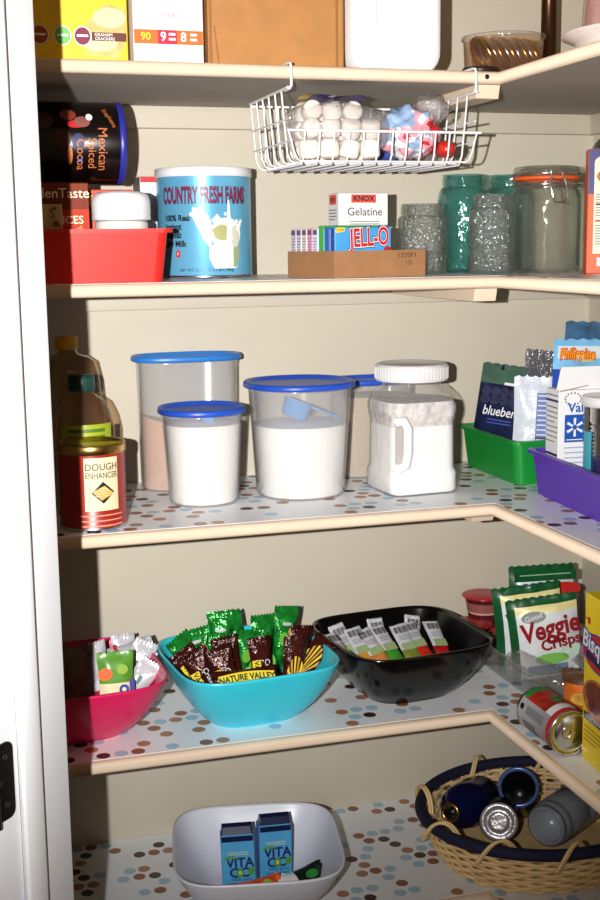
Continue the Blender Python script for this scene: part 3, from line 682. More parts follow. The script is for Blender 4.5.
single(m, 'baking_mix_box', 'orange and navy carton with cream text panel at the shelf right edge', 'box', (.234, -.390, z2), -24)

# ================================================================== MIDDLE SHELF
z3 = Z[3] + .0009
OIL = CLEAR('golden bottle plastic', (226, 210, 178), rough=.06, body=(110, 92, 70), bodyfac=.16); OIL2 = CLEAR('clear amber bottle', (240, 222, 196), rough=.06, body=(130, 108, 86), bodyfac=.14)
def bottle(name, label, loc, rings, mat, capR, capZ, capH, capmat, rz=0, lab=None):
    t = thing(name, label, 'bottle', loc, rz)
    m = MB(); RR = []
    for a, b, n, z in rings: RR.append([(x, y, z) for x, y in superell(a, b, n, 40)])
    m.loft(RR, mat); m.build('bottle_body', t)
    m = MB(); pr = [(0, capZ), (capR - .001, capZ), (capR, capZ + .001), (capR, capZ + capH - .002), (capR - .002, capZ + capH), (0, capZ + capH)]
    m.lathe(pr, capmat, 30)
    for i in range(24): a = 2 * PI * i / 24; m.tube([(capR * math.cos(a), capR * math.sin(a), capZ + .002), (capR * math.cos(a), capR * math.sin(a), capZ + capH - .003)], .0007, capmat, 5)
    m.build('cap', t)
    if lab: lab(t)
    return t
bottle('oil_jug', 'clear plastic oil jug with a yellow cap at the back left corner', (-.650, -.115, z3),
    [(.054, .040, 3.4, 0), (.058, .044, 3.6, .004), (.058, .044, 3.6, .150), (.054, .041, 3.4, .172), (.052, .039, 3.4, .205), (.045, .034, 3.2, .238), (.034, .027, 2.6, .246), (.019, .019, 2, .250), (.016, .016, 2, .254), (.016, .016, 2, .262)], OIL, .0185, .258, .022, P('yellow cap plastic', (236, 178, 30), .4), 0)
def sidelab(t):
    m = MB(); m.F = wrap(.0508)
    m.rect(UPF, -.045, .105, .045, .150, P('yellow green label', (150, 166, 30), .45), .0008, 12); m.rect(UPF, -.045, .020, .045, .105, P('amber label', (190, 140, 50), .45), .0008, 12); m.lines(UPF, -.03, .143, .03, 3, .011, P('leaf green', (70, 110, 30), .5), .5, .0012, 8); m.F = None
    m.build('label', t, 'yellow-green paper label')
bottle('syrup_bottle', 'clear amber bottle with a dark green cap behind the dough enhancer can', (-.640, -.222, z3),
    [(.046, .046, 2, 0), (.050, .050, 2, .005), (.050, .050, 2, .10), (.049, .049, 2, .105), (.050, .050, 2, .138), (.045, .045, 2, .162), (.036, .036, 2, .182), (.024, .024, 2, .191), (.018, .018, 2, .196), (.018, .018, 2, .204)], OIL2, .021, .199, .026, P('dark green cap plastic', (14, 60, 52), .4), 0, sidelab)
# dough enhancer can
t = thing('dough_enhancer_can', 'small red dough enhancer can standing at the front left of the middle shelf', 'can', (-.641, -.323, z3), 4)
R = .0515; H = .131
m = MB(); DR = P('brick red label', (156, 38, 26), .35, var=.05); can_body(m, R, H, DR, STEEL); bd = m.build('can_body', t)
m = MB(); m.lathe([(R + .0002, H - .014), (R + .0012, H - .013), (R + .0012, H - .001), (R, H + .0006), (R - .003, H + .0002), (R - .005, H - .0035), (0, H - .0030)], GOLD, 56); m.build('gold_rim', t, 'gold metal rim and lid')
m = MB(); m.F = wrap(R); CP = P('cream parchment', (232, 220, 180), .5, var=.06, scale=40); BR = P('dark brown type', (84, 44, 24), .5)
m.T = Matrix.Diagonal((1.0, 1.0, 1.07, 1)); m.rect(UPF, -.022, .030, .032, .106, CP, .0006, 10); m.text(UPF, 'DOUGH', .005, .0925, .0138, BR, .008); m.text(UPF, 'ENHANCER', .005, .0805, .0122, BR, .008, sx=.80)
m.poly(UPF, [(.006, .040), (.024, .056), (.006, .072), (-.012, .056)], BLACK, .0009); m.poly(UPF, [(.003, .045), (.023, .054), (.008, .066), (-.011, .058)], P('dough tan print', (214, 170, 100), .5, var=.2, scale=90), .0012)
for i in range(4): m.rect(UPF, -.006 + i * .002, .051 + i * .0035, .016 - i * .001, .0518 + i * .0035, P('dough light', (240, 216, 170), .5), .0014, 3)
m.lines(UPF, -.03, .024, .04, 3, .0075, P('pale red type', (226, 150, 130), .5), .25, .0008, 8); m.F = None; m.build('label_print', bd, 'cream label with a wheat diamond')

# plastic tubs with blue lids
BLUE = P('blue lid plastic', (34, 80, 190), .38, var=.03)
FLOUR = P('white flour', (250, 249, 246), .8, var=.01, bump=.2, bscale=120)
def tub(label, loc, a, b, n, H, fill, fillmat, rz=0, taper=.84, lidmat=None, slope=0.):
    lidmat = lidmat or BLUE
    t = thing('storage_tub', label, 'tub', loc, rz, 'blue-lidded storage tubs')
    A = lambda k, z, o=0.: [(x, y, z) for x, y in superell(a * k - o, b * k - o, n, 56)]
    m = MB(); th = .0016; e = H - .014
    m.loft([A(taper - .04, 0), A(taper, .006), A(.985, e - .006), A(1.0, e - .005), A(1.0, e), A(1.0, e, th), A(.985, e - .006, th), A(taper, .006, th), A(taper - .04, .002, th)], TUB); m.build('tub_body', t)
    m = MB(); o = .0028
    tk = lambda z: taper + (.985 - taper) * (z - .006) / (H - .026)
    top = [(x, y, z + slope * x) for x, y, z in A(tk(fill), fill, o)]
    m.loft([A(taper - .04, .0035, o), A(tk(.008), .008, o), top], fillmat, True, False)
    c = [(x * .5, y * .5, z + .004 + slope * x * -.5) for x, y, z in top]; m.loft([top, c], fillmat, False, True); m.build('powder_fill', t)
    m = MB(); k = 1.035
    m.loft([A(k, e - .001), A(k + .045, e), A(k + .050, e + .003), A(k + .045, e + .0065), A(k + .02, e + .0095), A(k - .035, e + .0095), A(k - .08, e + .0065), A(k - .10, e + .0040), A(.5, e + .0040)], lidmat); m.build('lid', t)
    return t
SUG = P('pinkish brown sugar', (206, 158, 128), .85, var=.12, scale=300); GRAIN = P('pale oat grain', (190, 168, 140), .85, var=.2, scale=400)
tub('tall oval blue-lidded tub at the back, holding a little brown sugar', (-.437, -.068, z3), .0905, .050, 2.6, .243, .105, SUG, 0, .95, slope=-.35, lidmat=P('azure lid plastic', (44, 122, 206), .38, var=.03))
tub('small blue-lidded tub full of white flour, in front of the tall one', (-.441, -.205, z3), .0675, .0675, 2.2, .167, .135, FLOUR, 0, .86)
tub('wide round blue-lidded tub with white flour and a blue scoop inside', (-.267, -.195, z3), .088, .088, 2.2, .202, .124, FLOUR, 0, .86)
tub('narrow blue-lidded tub behind the wide tub, mostly hidden by the white-capped jar', (-.090, -.068, z3), .080, .048, 2.6, .187, .150, GRAIN, 0, .95)
t = thing('measuring_scoop', 'light blue measuring scoop lying on the flour inside the wide tub', 'scoop', M=Matrix.Translation((-.288, -.222, z3 + .1345)) @ Matrix.Rotation(math.radians(22), 4, 'Y') @ Matrix.Rotation(-.15, 4, 'Z') @ Matrix.Scale(1.08, 4))
SCB = P('sky blue scoop plastic', (70, 156, 226), .4)
m = MB(); m.lathe([(0, .002), (.016, .002), (.020, .006), (.024, .030), (.025, .031), (.023, .031), (.018, .007), (0, .005)], SCB, 32); m.build('cup', t)
m = MB(); m.box((.050, .014, .004), (.047, 0, .028), SCB, .0015); m.build('handle', t)
t = thing('measuring_scoop', 'light blue measuring scoop half sunk at the top of the small flour tub', 'scoop', M=Matrix.Translation((-.445, -.222, z3 + .1335)) @ Matrix.Rotation(math.radians(75), 4, 'Y') @ Matrix.Scale(.62, 4))
m = MB(); m.lathe([(0, .002), (.016, .002), (.020, .006), (.024, .030), (.025, .031), (.023, .031), (.018, .007), (0, .005)], SCB, 32); m.build('cup', t)
m = MB(); m.box((.004, .014, .036), (-.020, 0, .044), SCB, .0015); m.build('handle', t)

# white-capped square jar with grip
t = thing('grip_jar', 'square clear jar of white flour with a white screw cap and grip', 'jar', (-.075, -.232, z3), 4); t.scale = (1.045, 1.045, 1.085)
JP = CLEAR('clear jar plastic', (252, 252, 252), rough=.05, body=(225, 225, 228), bodyfac=.08, bump=.5, bscale=40)
m = MB(); W = .128; Hb = .172
def sq(w_, r, z): return [(x, y, z) for x, y in rrect(w_, w_, r, 6)]
pf = [(.116, .018, 0), (.124, .022, .003), (.124, .022, .034), (.117, .022, .042), (.116, .022, .115), (.121, .024, .123), (.124, .026, .132), (.124, .028, .142), (.122, .030, .148), (.118, .040, .158), (.108, .050, .167), (.096, .0479, .172), (.096, .0479, .178)]
m.loft([sq(*p) for p in pf] , JP); m.build('jar_body', t)
m = MB(); o = .0022
m.loft([sq(w_ - 2 * o, r - o, z) for w_, r, z in ((.116, .018, .003), (.124, .022, .006), (.124, .022, .033), (.117, .022, .042), (.1165, .022, .095), (.116, .022, .110))] , FLOUR); m.build('powder_fill', t)
m = MB(); m.loft([sq(w_ - 2 * o, r - o, z) for w_, r, z in ((.116, .0222, .1103), (.116, .022, .116), (.121, .024, .124), (.124, .026, .132), (.124, .028, .142), (.122, .030, .148))], P('flour dusted wall', (222, 217, 212), .9, var=.25, scale=90, bump=1.0, bscale=60)); m.build('dusted_flour', t, 'greyish flour dust clinging above the fill')
m = MB(); R = .0595
m.lathe([(.050, .1785), (R, .1785), (R + .001, .180), (R + .001, .201), (R - .001, .204), (R - .006, .206), (R - .008, .2045), (0, .2048)], P('white cap plastic', (226, 224, 224), .35), 56)
for i in range(56): a = 2 * PI * i / 56; m.tube([((R + .001) * math.cos(a), (R + .001) * math.sin(a), .182), ((R + .001) * math.cos(a), (R + .001) * math.sin(a), .200)], .0008, P('white cap plastic', (226, 224, 224), .35), 4)
m.build('screw_cap', t)
m = MB(); gx, gy = -.0505, -.0565
m.tube([(gx - .006, gy - .002, .120), (gx + .006, gy - .008, .122), (gx + .013, gy - .009, .110), (gx + .013, gy - .009, .072), (gx + .009, gy - .009, .052), (gx - .002, gy - .005, .046), (gx - .008, gy - .001, .050)], .0078, P('jar grip white', (240, 240, 240), .3), 10); m.build('grip', t)
m = MB(); m.grid(lambda u, v: (gx - .008 + .019 * u, gy - .0035 - .0012 * math.sin(PI * u), .052 + .066 * v), 6, 8, CLEAR('grip recess plastic', (225, 220, 216), rough=.08, body=(205, 200, 196), bodyfac=.5)); m.build('grip_recess', t)

# green bin with pouches
GB = P('green bin plastic', (18, 140, 52), .4, var=.02); PB = P('purple bin plastic', (92, 52, 178), .4, var=.02)
m = MB(); bin_(m, .176, .236, .160, .222, .080, GB)
single(m, 'storage_bin', 'green plastic bin on the middle shelf, in the back corner', 'bin', (.194, -.155, z3), 0)
m = MB(); bin_(m, .176, .30, .160, .286, .076, PB)
single(m, 'storage_bin', 'purple plastic bin on the middle shelf, nearest on the right', 'bin', (.185, -.478, z3), -4)
bz = z3 + .0036
BD = P('blueberry pouch navy', (24, 30, 66), .3, var=.5, scale=45); BG = P('blueberry pouch green', (70, 100, 84), .3, var=.3, scale=30); BF = P('blueberry fruit', (34, 38, 74), .7, var=.5, scale=120)
m = MB(); F = pouch(m, .122, .19, .020, lambda u, v: BG if v > .78 else BD, BD, seed=2, pinch=.0)
for i in range(9): m.disc(F, -.040 + (i % 5) * .019, .122 + (i // 5) * .016, .010, .009, BF, .0004 + .0004 * (i % 2))
m.text(F, 'blueberry', .002, .100, .0255, WHITE, .01, .0018, sx=.86, shear=.15); m.rect(F, -.005, .152, .035, .157, WHITE, .001); m.lines(F, -.03, .085, .02, 2, .006, P('mid blue print', (70, 90, 180), .4))
single(m, 'dried_fruit_pouch', 'dark blueberry pouch leaning in the green bin', 'pouch', M=stand((.154, -.100, bz + .004), (.17, .03, 1), (-.78, -.62, .1)))
ZBAG = CLEAR('grey zip bag film', (205, 205, 210), rough=.15, body=(130, 130, 138), bodyfac=.30, bump=.8, bscale=40)
m = MB(); F = pouch(m, .085, .222, .012, ZBAG, ZBAG, seed=5, wr=.006, nu=20, nv=26, pinch=.2)
single(m, 'zip_bag', 'clear grey zip bag standing between the pouches in the green bin', 'bag', M=stand((.192, -.172, bz + .004), (.16, .05, 1), (-.60, -.8, .1)))
NB = P('pouch blue type panel', (92, 112, 176), .4, var=.3, scale=60)
m = MB(); F = pouch(m, .105, .178, .026, P('white film pouch', (214, 220, 232), .3, bump=.3), P('white film pouch', (214, 220, 232), .3), seed=8, wr=.004, pinch=.05)
m.rect(F, -.012, .030, .048, .150, NB, .0015); m.lines(F, -.010, .146, .046, 13, .0088, P('pale panel type', (206, 212, 234), .4), .3, .0022); m.rect(F, -.012, .066, .048, .070, NV, .0026)
single(m, 'grain_pouch', 'white pouch with blue printed panel at the near end of the green bin', 'pouch', M=stand((.180, -.218, bz + .004), (.05, .02, 1), (-.35, -.9, .1)))
# purple bin contents
m = MB(); F = pouch(m, .148, .254, .014, lambda u, v: P('mango pouch sky', (120, 180, 220), .3, var=.3, scale=20) if v > .80 else P('mango pouch blue', (30, 70, 170), .3, var=.2), P('mango pouch blue', (30, 70, 170), .3), seed=12, wr=.002, pinch=.0, crimp=.04)
m.rect(F, -.070, .222, .070, .243, P('mango pouch pale', (214, 226, 232), .35), .0008)
m.text(F, 'Philippine', -.034, .2300, .0165, P('mango orange red', (206, 66, 20), .4), .09, .0026, shear=.1, sy=1.45, arc=-2); m.text(F, 'Philippine', -.034, .2300, .0165, P('mango yellow orange', (248, 160, 30), .4), .02, .0034, shear=.1, sy=1.45, arc=-2); m.text(F, 'BRAND', -.016, .2185, .006, YELLOW, .03, .003)
single(m, 'dried_mango_pouch', 'blue dried fruit pouch with orange lettering, behind the open white box', 'pouch', M=stand((.206, -.346, bz + .004), (.03, .0, 1), (-.08, -1, .0)))
m = MB(); pouch(m, .150, .285, .014, P('deep teal blue pouch', (60, 96, 130), .3, var=.6, scale=25), seed=14, wr=.003, pinch=.0, crimp=.05)
single(m, 'snack_pouch', 'dark teal blue pouch standing between the green and purple bins', 'pouch', M=stand((.246, -.300, z3 + .002), (.05, .0, 1), (-.05, -1, .0)))
t = thing('open_carton', 'open white carton with a blue square logo in the purple bin', 'box', (.192, -.386, bz), -4)
m = MB(); w_, d_, h_ = .150, .050, .181
F, S_ = carton(m, w_, d_, h_, WHITE)
LG = P('carton side type', (90, 92, 130), .5)
m.lines(S_, -.022, .172, .022, 3, .010, LG, .18); m.rect(S_, -.024, .160, .024, .164, NV); m.lines(S_, -.022, .152, .022, 8, .0082, GREY, .22); m.rect(S_, -.024, .070, .024, .074, NV); m.lines(S_, -.022, .062, .022, 6, .0078, GREY, .2)
LBL = P('logo royal blue', (24, 84, 176), .45)
m.rect(F, -.064, .094, -.028, .140, LBL, .0006)
for k in range(6):
    a = math.radians(90 + 60 * k); c_, s_ = math.cos(a), math.sin(a); cx, cy = -.046, .119
    m.poly(F, [(cx + c_ * .004 - s_ * .0016, cy + s_ * .004 + c_ * .0016), (cx + c_ * .004 + s_ * .0016, cy + s_ * .004 - c_ * .0016), (cx + c_ * .0155 + s_ * .0024, cy + s_ * .0155 - c_ * .0024), (cx + c_ * .0155 - s_ * .0024, cy + s_ * .0155 + c_ * .0024)], WHITE, .0010)
m.rect(F, -.061, .0975, -.032, .0990, WHITE, .0010); m.text(F, 'Value', -.034, .151, .022, LBL, .02); m.lines(F, -.064, .086, .03, 7, .0085, P('pale blue type', (150, 176, 210), .5), .25)
for i in range(14): a = 2 * PI * i / 14; m.disc(F, -.050 + .014 * math.cos(a), .166 + .010 * math.sin(a), .0016, .0016, GREY)
m.build('carton_body', t)
m = MB(); m.grid(lambda u, v: (-w_ / 2 + w_ * u - .004 + .006 * v * (1 - 2 * u), -d_ / 2 - .004 * v + .002, h_ + .0005 + .038 * v), 1, 1, WHITE); m.grid(lambda u, v: (-w_ / 2 + w_ * u, -d_ / 2 + .0024 - .004 * v, h_ + .0005 + .038 * v), 1, 1, KRAFT); m.build('front_flap', t, 'raised white lid flap')
m = MB(); m.box((.052, .050, .0012), (-w_ / 2 + .026, 0, h_ + .002), P('kraft inside flap', (150, 120, 92), .7), 0, M=Matrix.Rotation(math.radians(-10), 4, 'Y')); m.build('side_flap', t, 'brown inner side flap')
t = thing('ridged_can', 'ridged silver can with a white plastic lid at the front of the purple bin', 'can', (.182, -.462, bz), 12)
R = .046; H = .171; prof = [(0, 0), (R - .002, 0), (R, .002), (R, .01)]
for i in range(19): z = .012 + i * .0065; prof += [(R, z), (R - .0030, z + .0032)]
prof += [(R, .138), (R, H - .005), (R + .0012, H - .003), (R, H)]
m = MB(); m.lathe(prof, STEEL, 56); bd = m.build('can_body', t)
m = MB(); m.lathe([(R + .0012, H - .011), (R + .0035, H - .010), (R + .0035, H + .004), (R + .001, H + .0055), (R - .006, H + .004), (0, H + .003)], P('white lid plastic', (232, 230, 228), .35), 56); m.build('plastic_lid', t)
m = MB(); m.F = wrap(R + .0004); m.rect(UPF, -.092, .008, -.069, .120, P('turquoise label strip', (70, 170, 190), .45), .0005, 6); m.rect(UPF, -.092, .120, -.076, .158, P('dark label strip', (90, 84, 70), .45), .0005, 5); m.F = None; m.build('label_strip', bd, 'turquoise strip of label')
# small white pot near the right front edge
t = thing('small_pot', 'small white lidded pot at the right front edge of the middle shelf', 'pot', (.098, -.655, z3))
m = MB(); m.lathe([(0, 0), (.022, 0), (.025, .003), (.027, .024), (.026, .026), (0, .026)], CLEARP, 36); m.build('pot_body', t)
m = MB(); m.lathe([(.027, .0262), (.0285, .027), (.0285, .034), (.026, .036), (0, .0365)], WPLASTIC, 36); m.build('lid', t)

# ================================================================== FOURTH SHELF
z4 = Z[4] + .0009; z5 = Z[5] + .0009
def bowl(name, label, loc, rz, mat, half=.145, base=.078, H=.100, cat='bowl'):
    m = MB(); th = .0035; R_ = []
    st = [(0, base, .0, 3.0), (.25, 0, 0, 0)]
    pr = [(0.0, .0), (.03, .03), (.12, .22), (.30, .46), (.52, .68), (.76, .86), (.95, .975), (1.0, 1.0)]
    for z, k in pr: R_.append([(x, y, z * H) for x, y in superell(base + (half - base) * k, base + (half - base) * k, 3.2 + 1.2 * k, 72)])
    for z, k in pr[::-1]: R_.append([(x, y, max(z * H, .004) + (.0005 if z == 1 else 0)) for x, y in superell(base + (half - base) * k - th, base + (half - base) * k - th, 3.2 + 1.2 * k, 72)])
    m.loft(R_, mat); return single(m, name, label, cat, loc, rz)
PINKB = P('pink bowl plastic', (214, 30, 92), .32, var=.02); TURQ = P('turquoise bowl plastic', (56, 204, 226), .32, var=.02); BLK = P('black bowl plastic', (6, 6, 7), .18, var=.05); WBOWL = P('white bowl plastic', (226, 229, 242), .3, var=.01)
bowl('serving_bowl', 'pink rounded-square bowl of snack bars at the left, half in shadow', (-.676, -.235, z4), 4, PINKB, half=.143)
bowl('serving_bowl', 'turquoise rounded-square bowl full of granola bars', (-.384, -.252, z4), 5, TURQ, half=.138, H=.102)
bowl('serving_bowl', 'black rounded-square bowl of drink mix sticks', (-.096, -.236, z4), 5, BLK, half=.138, H=.103)
bowl('serving_bowl', 'white rounded-square bowl with two juice cartons on the lowest shelf', (-.377, -.272, z5), -11, WBOWL, half=.146, H=.098)

FOILW = P('silver white foil', (222, 222, 230), .25, .25, var=.1, scale=40, bump=.4, bscale=120)
CHOC = P('chocolate brown wrapper', (64, 22, 18), .18, .25, var=.6, scale=40, bump=.9, bscale=110); BGRN = P('green wrapper foil', (26, 132, 46), .18, .3, var=.7, scale=50, bump=.6, bscale=110)
BYEL = P('yellow wrapper band', (240, 214, 60), .3); TANW = P('oat tan print', (214, 156, 70), .35, var=.3, scale=60)
def bar(label, base, axis, face, w_=.042, l_=.105, kind='brown', group=None, seed=0, name='granola_bar', t_=.018):
    m = MB()
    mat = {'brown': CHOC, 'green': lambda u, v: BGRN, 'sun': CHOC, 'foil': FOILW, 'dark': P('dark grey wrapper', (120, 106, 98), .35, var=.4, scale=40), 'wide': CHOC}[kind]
    F = pouch(m, w_, l_, t_, mat, seed=seed, wr=.0034, nu=16, nv=26, pinch=.16)
    if kind == 'brown':
        m.rect(F, -.018, .034, -.003, .078, BYEL, .0010); m.text(F, 'VALLEY', -.0105, .056, .0125, BLACK, .02, .0016, rot=-90)
        m.text(F, 'Crunchy', .008, .056, .0125, WHITE, .0, .0012, rot=-90)
    elif kind == 'wide':
        m.poly(F, [(-.014, .012), (-.006, .012), (-.002, l_ / 2), (-.006, l_ - .012), (-.014, l_ - .012), (-.010, l_ / 2)], BYEL, .0012)
    elif kind == 'green':
        for a, b in ((-.008, .065), (.009, .048)): m.disc(F, a, b, .009, .012, P('light green print', (120, 190, 70), .35), .0008)
        m.disc(F, .006, .078, .006, .008, TANW, .001); m.disc(F, -.004, .092, .010, .003, FOILW, .0006); m.text(F, 'Oats', .0, .034, .012, WHITE, .01, rot=-80)
    elif kind == 'sun':
        cx, cy = .0, .020
        for k in range(7):
            a = math.radians(28 + 21 * k); b = a + math.radians(11); m.poly(F, [(cx + .006 * math.cos(a), cy + .006 * math.sin(a)), (cx + .034 * math.cos(a) * .55, cy + .062 * math.sin(a)), (cx + .034 * math.cos(b) * .55, cy + .062 * math.sin(b)), (cx + .006 * math.cos(b), cy + .006 * math.sin(b))], BYEL if k % 2 else TANW, .0010)
        m.disc(F, .0, .022, .010, .008, TANW, .0013)
    elif kind == 'foil':
        m.rect(F, -w_ * .4, l_ * .3, w_ * .4, l_ * .36, P('crimson stripe', (180, 40, 60), .35), .0008) if seed % 2 else m.rect(F, -.006, l_ * .55, .0, l_ * .7, P('teal stripe', (60, 130, 120), .35), .0008)
    return single(m, name, label, 'snack bar', M=stand(base, axis, face), group=group)
bzz = z4 + .005
G1 = 'granola bars in the turquoise bowl'
# green bars, standing along the back of the turquoise bowl
gp = [(-.436, -.190, -.55, -.1, 'leftmost', .118), (-.424, -.185, -.30, .05, 'second from left', .112), (-.400, -.168, -.05, .12, 'third from left', .124), (-.368, -.160, -.20, .12, 'fourth from left', .128), (-.338, -.178, .05, .05, 'fifth from left', .118), (-.300, -.168, .14, .1, 'rightmost', .122)]
for i, (x, y, ax, ay, o, ll) in enumerate(gp):
    bar(o + ' of the green-wrapped granola bars at the back of the turquoise bowl', (x, y, bzz + .012 + .004 * (i % 3)), (ax, ay * .5 + .05, 1), (random.uniform(-.5, .4), -1, .25), kind='green', group=G1, seed=i + 1, w_=.050, l_=ll, t_=.024)
for i, (x, y, ax, ay, o) in enumerate(((-.385, -.205, .24, .10, 'leaning right in the middle of the turquoise bowl'), (-.325, -.195, -.22, .10, 'leaning left beside the rightmost one'), (-.425, -.215, .10, .12, 'leaning right near the left side of the bowl'))):
    bar('green-wrapped granola bar ' + o, (x, y, bzz + .010), (ax, ay, 1), (random.uniform(-.5, .5), -1, .3), kind='green', group=G1, seed=90 + i, w_=.048, l_=.108, t_=.022)
bp = [(-.432, -.262, -.48, .12, 'leftmost'), (-.410, -.280, -.28, .10, 'second from left'), (-.398, -.235, -.18, .12, 'third')]
for i, (x, y, ax, ay, o) in enumerate(bp):
    bar(o + ' of the brown granola bars with yellow bands in the turquoise bowl', (x, y, bzz + .008), (ax, ay, 1), (-.35, -1, .35), kind='brown', group=G1, seed=i + 11, l_=.112, w_=.047, t_=.024)
m = MB(); F = pouch(m, .060, .112, .020, CHOC, seed=21)
W0 = F
m.grid(lambda u, v: tuple(F @ Vector((-.002 + .018 * v + .004 * math.sin(PI * u), .008 + .096 * u, .0014))), 12, 2, BYEL); FR = F @ Matrix.Rotation(math.radians(-90), 4, 'Z')
m.text(FR, 'NATURE VALLEY', -.056, .0105, .0130, P('banner green type', (30, 70, 40), .4), .035, .0024, sx=.98, sy=1.1, arc=-1.6); m.text(FR, 'Granola Bars', -.056, -.0095, .010, WHITE, .0, .0020)
single(m, 'granola_bar', 'brown granola bar lying level at the front with a curved yellow banner', 'snack bar', M=stand((-.352, -.338, bzz + .070), (-1, -.08, .02), (0, -.8, .6)) @ Matrix.Identity(4), group=G1)
bar('brown granola bar with a yellow sunburst, right of the banner bar', (-.318, -.288, bzz + .012), (.14, .08, 1), (.1, -1, .35), kind='sun', group=G1, seed=31, l_=.112, w_=.046)
bar('tan and brown sunburst granola bar leaning out at the right of the turquoise bowl', (-.318, -.292, bzz + .050), (.085, .045, .055), (-.25, -1, .45), kind='sun', group=G1, seed=32, l_=.105, w_=.040)
bar('brown granola bar with yellow band leaning left at the far left of turquoise bowl', (-.438, -.235, bzz + .020), (-.60, .1, .9), (-.2, -1, .4), kind='brown', group=G1, seed=34, l_=.100, w_=.046)
bar('brown granola bar behind the sunburst bars near the right rim', (-.285, -.225, bzz + .010), (.12, .10, 1), (.2, -1, .3), kind='brown', group=G1, seed=35, l_=.112, w_=.046)
bar('brown granola bar behind the banner bar in the turquoise bowl', (-.355, -.262, bzz + .006), (-.06, .10, 1), (.0, -1, .35), kind='brown', group=G1, seed=33, l_=.115)
# drink sticks in black bowl
G2 = 'drink mix sticks in the black bowl'
sp = [(-.186, 'rust red', (150, 50, 30), -.45), (-.158, 'amber', (200, 140, 40), -.35), (-.130, 'tan orange', (186, 120, 60), -.30), (-.104, 'bright green', (60, 140, 40), -.22), (-.078, 'olive green', (120, 130, 50), -.15), (-.050, 'red', (190, 40, 30), -.05), (-.022, 'crimson', (170, 24, 30), .05)]
def stick(label, base, axis, face, c, nm, seed, l_=.118):
    EC = P(nm + ' stick end', c, .3, var=.25, scale=50)
    m = MB(); F = pouch(m, .032, l_, .010, lambda u, v: EC if v < .48 else FOILW, FOILW, seed=seed, wr=.003)
    for i in range(9): m.rect(F, -.012 + i * .0028, l_ * .80, -.012 + i * .0028 + (.0012 if i % 3 else .002), l_ * .92, BLACK, .0004)
    m.rect(F, -.012, l_ * .46, .012, l_ * .60, P('pale leaf print', (150, 170, 120), .4), .0006); m.lines(F, -.011, l_ * .74, .011, 3, .004, GREY)
    single(m, 'drink_stick', label, 'packet', M=stand(base, axis, face), group=G2)
for i, (x, nm, c, ax) in enumerate(sp):
    stick('silver drink stick with %s end, in the front row of the black bowl' % nm, (x, -.292 + .010 * (i % 2), bzz + .034), (ax * .5 + random.uniform(-.09, .09), .76, .46), (.1 + random.uniform(-.4, .4), -.75, .9), c, nm, 40 + i)
for i, (x, o) in enumerate(((-.165, 'left'), (-.112, 'middle'), (-.062, 'right'))):
    stick('silver drink stick standing in the back row of the black bowl, the %s one' % o, (x, -.215, bzz + .012), (-.25 + .2 * i, .45, .72), (.1, -.9, .5), (160, 160, 150), 'grey', 50 + i, .105)
# pink bowl contents
G3 = 'snack bars in the pink bowl'
bar('white foil snack bar standing at the left of the lit part of pink bowl', (-.628, -.225, bzz + .006), (-.08, .05, 1), (.3, -1, .4), kind='foil', group=G3, seed=61, l_=.125, name='snack_bar')
bar('white foil snack bar with red stripe at the back of the pink bowl', (-.580, -.150, bzz + .010), (.02, .08, 1), (.1, -1, .4), kind='foil', group=G3, seed=63, l_=.105, name='snack_bar')
bar('white foil snack bar with a teal mark leaning right in the pink bowl', (-.598, -.205, bzz + .012), (.42, .05, .8), (.2, -1, .5), kind='foil', group=G3, seed=62, l_=.118, name='snack_bar')
bar('white foil snack bar lying across the others at the right of pink bowl', (-.628, -.190, bzz + .085), (.95, .12, .16), (0, -.8, .8), kind='foil', group=G3, seed=65, l_=.100, name='snack_bar')
bar('crinkled silver foil bar leaning against the right side of pink bowl', (-.608, -.268, bzz + .022), (.50, .10, .62), (.2, -1, .6), kind='foil', group=G3, seed=64, l_=.100, name='snack_bar')
m = MB(); F = pouch(m, .060, .10, .020, lambda u, v: P('green snack film', (90, 150, 50), .3, var=.2) if v > .5 else P('cream snack film', (240, 228, 190), .3), seed=66)
m.disc(F, -.018, .066, .012, .010, ORANGE, .001); m.disc(F, .010, .072, .009, .008, P('lime print', (150, 190, 60), .35), .001); m.text(F, 'oio', .004, .030, .030, P('royal blue type', (40, 50, 160), .4), .03, rot=65); m.rect(F, .020, .012, .028, .055, P('violet strip', (70, 50, 150), .4), .001)
single(m, 'snack_packet', 'green, orange and cream snack packet at the front of the pink bowl', 'snack bar', M=stand((-.612, -.300, bzz + .034), (.0, .16, 1), (-.05, -1, .5)), group=G3)
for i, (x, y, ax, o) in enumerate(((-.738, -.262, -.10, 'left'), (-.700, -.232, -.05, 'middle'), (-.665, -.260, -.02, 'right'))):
    bar('dark wrapped bar in the shaded half of the pink bowl, the %s one' % o, (x, y, bzz + .008), (ax, .06, 1), (.1, -1, .3), kind='dark', group=G3, seed=70 + i, l_=.118 + .006 * i, w_=.048, name='snack_bar')

